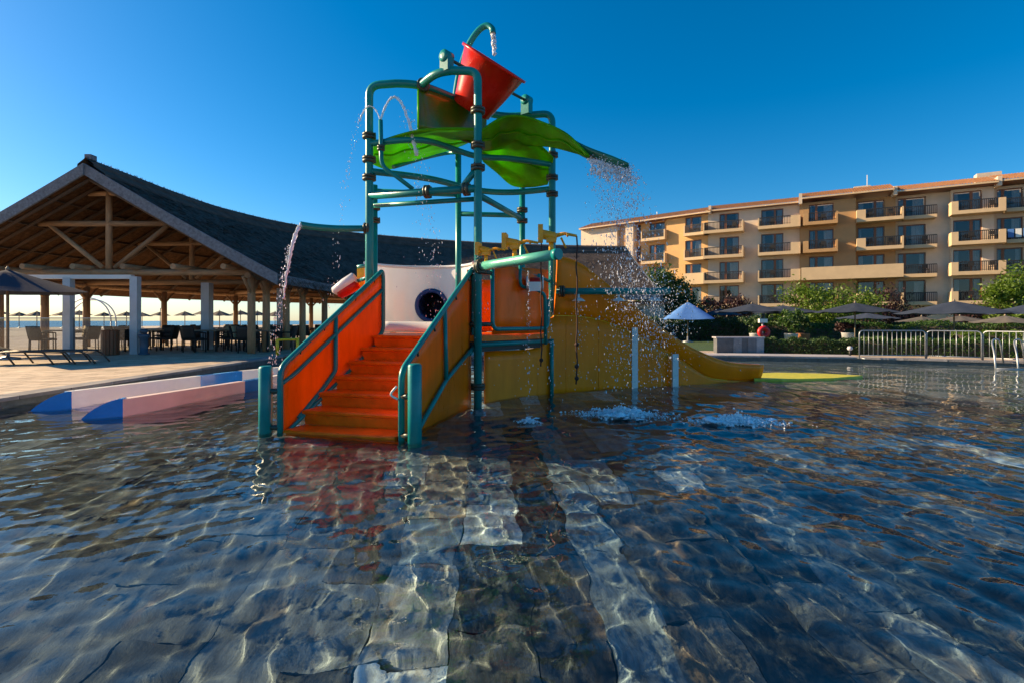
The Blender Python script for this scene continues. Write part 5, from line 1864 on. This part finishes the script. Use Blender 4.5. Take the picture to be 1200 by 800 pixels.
def jet(name, label, p0, v0, T, r0, r1, wob=.010):
    pts, rs_ = [], []
    n = 40
    g = Vector((0, 0, -9.81))
    for i in range(n + 1):
        t = T * i / n
        p = Vector(p0) + Vector(v0) * t + .5 * g * t * t
        k = i / n
        p += Vector((random.uniform(-1, 1), random.uniform(-1, 1), 0)) * wob * k
        pts.append(p); rs_.append((r0 + (r1 - r0) * k) * random.uniform(.65, 1.35))
    o = MB().tube(pts, rs_, 9).build(name, 'jet', None, recalc=False)
    return tag(o, label, 'water', kind='stuff')
def jet_drops(p0, v0, t0, t1, n, spread, r):
    t = rng.uniform(t0, t1, n)
    p = np.tile(np.array(p0, float), (n, 1)); v = np.tile(np.array(v0, float), (n, 1)) + rng.normal(size=(n, 3)) * spread
    pos, vel = ballistic(p, v, t)
    return pos, vel, rng.uniform(r[0], r[1], n)
# left spout
e0 = sp[-1]
jet('water_jet', 'water pouring from the long left spout pipe', e0 + Vector((.03, 0, -.01)), (-.55, -.1, 0), .46, .034, .010)
p_, v_, r_ = jet_drops(e0, (-.55, -.1, 0), .25, .72, 260, .07, (.0025, .0075))
drops('water_drops', 'drops falling below the left spout', p_, v_, r_)
# fountain pipe twin arcs
f0 = P(446, 141, 7.5)
for v, T, lab in (((.78, -.05, 2.55), .68, 'thin arc of water from the fountain pipe towards the leaf'), ((-.75, 0, 2.0), .42, 'short arc of water from the fountain pipe over the post')):
    jet('water_arc', lab, f0, v, T, .012, .026 if v[0] > 0 else .010, .008)
p1_, v1_, r1_ = jet_drops(f0, (.78, -.05, 2.55), .45, 1.15, 320, .10, (.0025, .0075))
p2_, v2_, r2_ = jet_drops(f0, (-.75, 0, 2.0), .3, 1.05, 170, .05, (.0025, .0065))
drops('water_drops', 'loose drops falling through the tower from the fountain pipe', np.concatenate([p1_, p2_]), np.concatenate([v1_, v2_]), np.concatenate([r1_, r2_]))
# feed pipe into the bucket
jet('water_jet', 'water falling from the curved feed pipe into the bucket', fp[-1], (.12, -.15, -.3), .24, .035, .03, .02)
# spill from the trough
n = 2600
s_ = rng.uniform(0, 1, n) ** .8
a_ = np.array(P(688, 186, 7.3)); b_ = np.array(P(737, 196, 7.12))
p = a_ + (b_ - a_) * s_[:, None] + rng.normal(size=(n, 3)) * .03
v = np.stack([rng.normal(.42, .33, n), rng.normal(-.45, .45, n), rng.normal(-.2, .4, n)], 1)
t = rng.uniform(0.0, 1.0, n) ** 1.15 * .80
pos, vel = ballistic(p, v, t)
r = rng.gamma(2.2, .0036, n).clip(.0022, .013) * (.8 - .4 * t)
k_ = pos[:, 2] > .03
drops('water_spill', 'sheet of drops spilling from the green trough', pos[k_], vel[k_], r[k_])
n = 420
t = rng.uniform(0, .22, n)
p = a_ + (b_ - a_) * rng.uniform(0, 1, n)[:, None]
v = np.stack([rng.normal(.3, .12, n), rng.normal(-.2, .15, n), rng.normal(-.1, .1, n)], 1)
pos, vel = ballistic(p, v, t)
drops('water_spill', 'dense white water at the lip of the green trough', pos, vel, rng.uniform(.006, .020, n), 'foam')
# spray from the bar's nozzles, drifting in front of the slide
P_l, V_l, R_l = [], [], []
for px, cnt, sprd in ((678, 240, .5), (725, 320, .75), (767, 620, .7)):
    c = np.array(P(px, 352, 8.55))
    th_ = rng.uniform(0, 2 * math.pi, cnt); sp_ = np.abs(rng.normal(0, sprd, cnt))
    v = np.stack([np.cos(th_) * sp_, np.sin(th_) * sp_ - .3, rng.normal(.4, .7, cnt)], 1)
    t = rng.uniform(0, .72, cnt)
    pos, vel = ballistic(np.tile(c, (cnt, 1)), v, t)
    P_l.append(pos); V_l.append(vel); R_l.append(rng.gamma(2, .0020, cnt).clip(.0016, .009))
pos = np.concatenate(P_l); vel = np.concatenate(V_l); r = np.concatenate(R_l)
k_ = pos[:, 2] > .02
drops('water_spray', 'spray of drops below the teal spray bar in front of the slide', pos[k_], vel[k_], r[k_])
# fine mist drifting off the spill
n = 2200
c0_, c1_ = np.array(P(705, 205, 7.1)), np.array(P(778, 400, 7.3))
u_ = rng.uniform(0, 1, n)
pos = c0_ + (c1_ - c0_) * u_[:, None] + rng.normal(size=(n, 3)) * np.array([.22, .22, .16]) * (.35 + u_[:, None])
vel = np.stack([np.full(n, .4), np.full(n, -.2), -4.5 * np.sqrt(u_ + .05)], 1)
drops('water_mist', 'fine drops drifting between the trough and the slide', pos, vel, rng.uniform(.0018, .0045, n))
# bright burst at the bar's end
n = 380
c = np.array(P(772, 372, 8.3))
pos = c + rng.normal(size=(n, 3)) * np.array([.28, .25, .42])
drops('water_burst', 'cluster of large drops bursting at the end of the spray bar', pos, rng.normal(size=(n, 3)), rng.gamma(2.0, .0026, n).clip(.002, .011))
# drops below the cannons and down the posts
P_l, V_l = [], []
for px, py, Y, cnt in ((619, 318, 6.5, 120), (645, 312, 6.6, 110), (560, 300, 7.0, 60), (612, 350, 8, 60), (500, 225, 7.6, 60)):
    c = np.array(P(px, py, Y))
    t = rng.uniform(0, .62, cnt)
    v = rng.normal(size=(cnt, 3)) * np.array([.05, .05, .15]) if px in (619, 645) else rng.normal(size=(cnt, 3)) * np.array([.3, .3, .3])
    pos, vel = ballistic(np.tile(c, (cnt, 1)), v, t)
    P_l.append(pos); V_l.append(vel)
pos = np.concatenate(P_l); vel = np.concatenate(V_l); k_ = pos[:, 2] > .01
drops('water_drops', 'drops dripping from the water cannons and pipes', pos[k_], vel[k_], rng.uniform(.002, .0065, k_.sum()))
# foam and kicked-up drops where the water lands
def splash(cx, cy_, rx, ry, n, label, hmax=.12, big=.012):
    a = rng.uniform(0, 2 * math.pi, n); q = np.abs(rng.normal(0, .55, n))
    clump = .75 + .35 * np.sin(a * 5 + 1) * np.sin(a * 3)
    q = q * clump
    z = np.abs(rng.normal(0, hmax * .5, n)) * np.exp(-q * 1.2) * (rng.random(n) < .6)
    pos = np.stack([cx + np.cos(a) * q * rx, cy_ + np.sin(a) * q * ry, z + .002], 1)
    drops('splash_foam', label, pos, rng.normal(size=(n, 3)) * .4, rng.gamma(2, big * .22, n).clip(.0015, big * 1.6), 'foam')
def foam_sheet(cx, cy_, rx, ry, label, seed):
    """churned surface foam: a lumpy skin torn into ragged flakes, densest at the impact"""
    r_ = np.random.default_rng(seed)
    nx_, ny_ = 150, 90
    X_, Y_ = np.meshgrid(np.linspace(-1.6, 1.6, nx_), np.linspace(-1.6, 1.6, ny_))
    nz = np.zeros_like(X_)
    for q in range(26):
        f = r_.uniform(4, 26); a = r_.uniform(0, 6.28)
        nz += np.sin((X_ * rx * 2 * math.cos(a) + Y_ * ry * 2 * math.sin(a)) * f + r_.uniform(0, 6.28) + 1.5 * np.sin(X_ * 3 + Y_ * 2 + q)) / (f ** .3)
    nz /= nz.std()
    R_ = np.hypot(X_, Y_)
    dens = 1.1 - R_ * 1.75
    Z_ = .022 + .012 * np.maximum(0, nz) * np.exp(-R_) + .03 * np.exp(-(R_ * 1.6) ** 2) * np.abs(nz)
    V_ = np.stack([cx + X_ * rx, cy_ + Y_ * ry, Z_], -1).reshape(-1, 3)
    id_ = np.arange(nx_ * ny_).reshape(ny_, nx_)
    F_ = np.stack([id_[:-1, :-1], id_[:-1, 1:], id_[1:, 1:], id_[1:, :-1]], -1).reshape(-1, 4)
    keep_ = (dens + nz * .62)[:-1, :-1].ravel() > .35
    tag(mesh_np('surface_foam', V_, F_[keep_], 'foam', smooth=True), label, 'water', kind='stuff')
g1, g2, g3 = G(728, 486), G(865, 495), G(619, 494)
splash(g1.x, g1.y, .55, .33, 7000, 'white foam where the trough water lands beside the slide', .10, .011)
splash(g2.x, g2.y, .48, .22, 7000, 'bright white foam where drops land farther from the slide', .09, .012)
foam_sheet(g1.x, g1.y, .62, .42, 'torn white surface foam beside the slide', 1)
foam_sheet(g2.x, g2.y, .60, .32, 'torn white surface foam out in the open pool', 2)
foam_sheet(g3.x, g3.y, .16, .16, 'small ring of surface foam under the water cannons', 3)
splash(g3.x, g3.y, .12, .12, 900, 'small patch of foam under the water cannons', .06, .010)
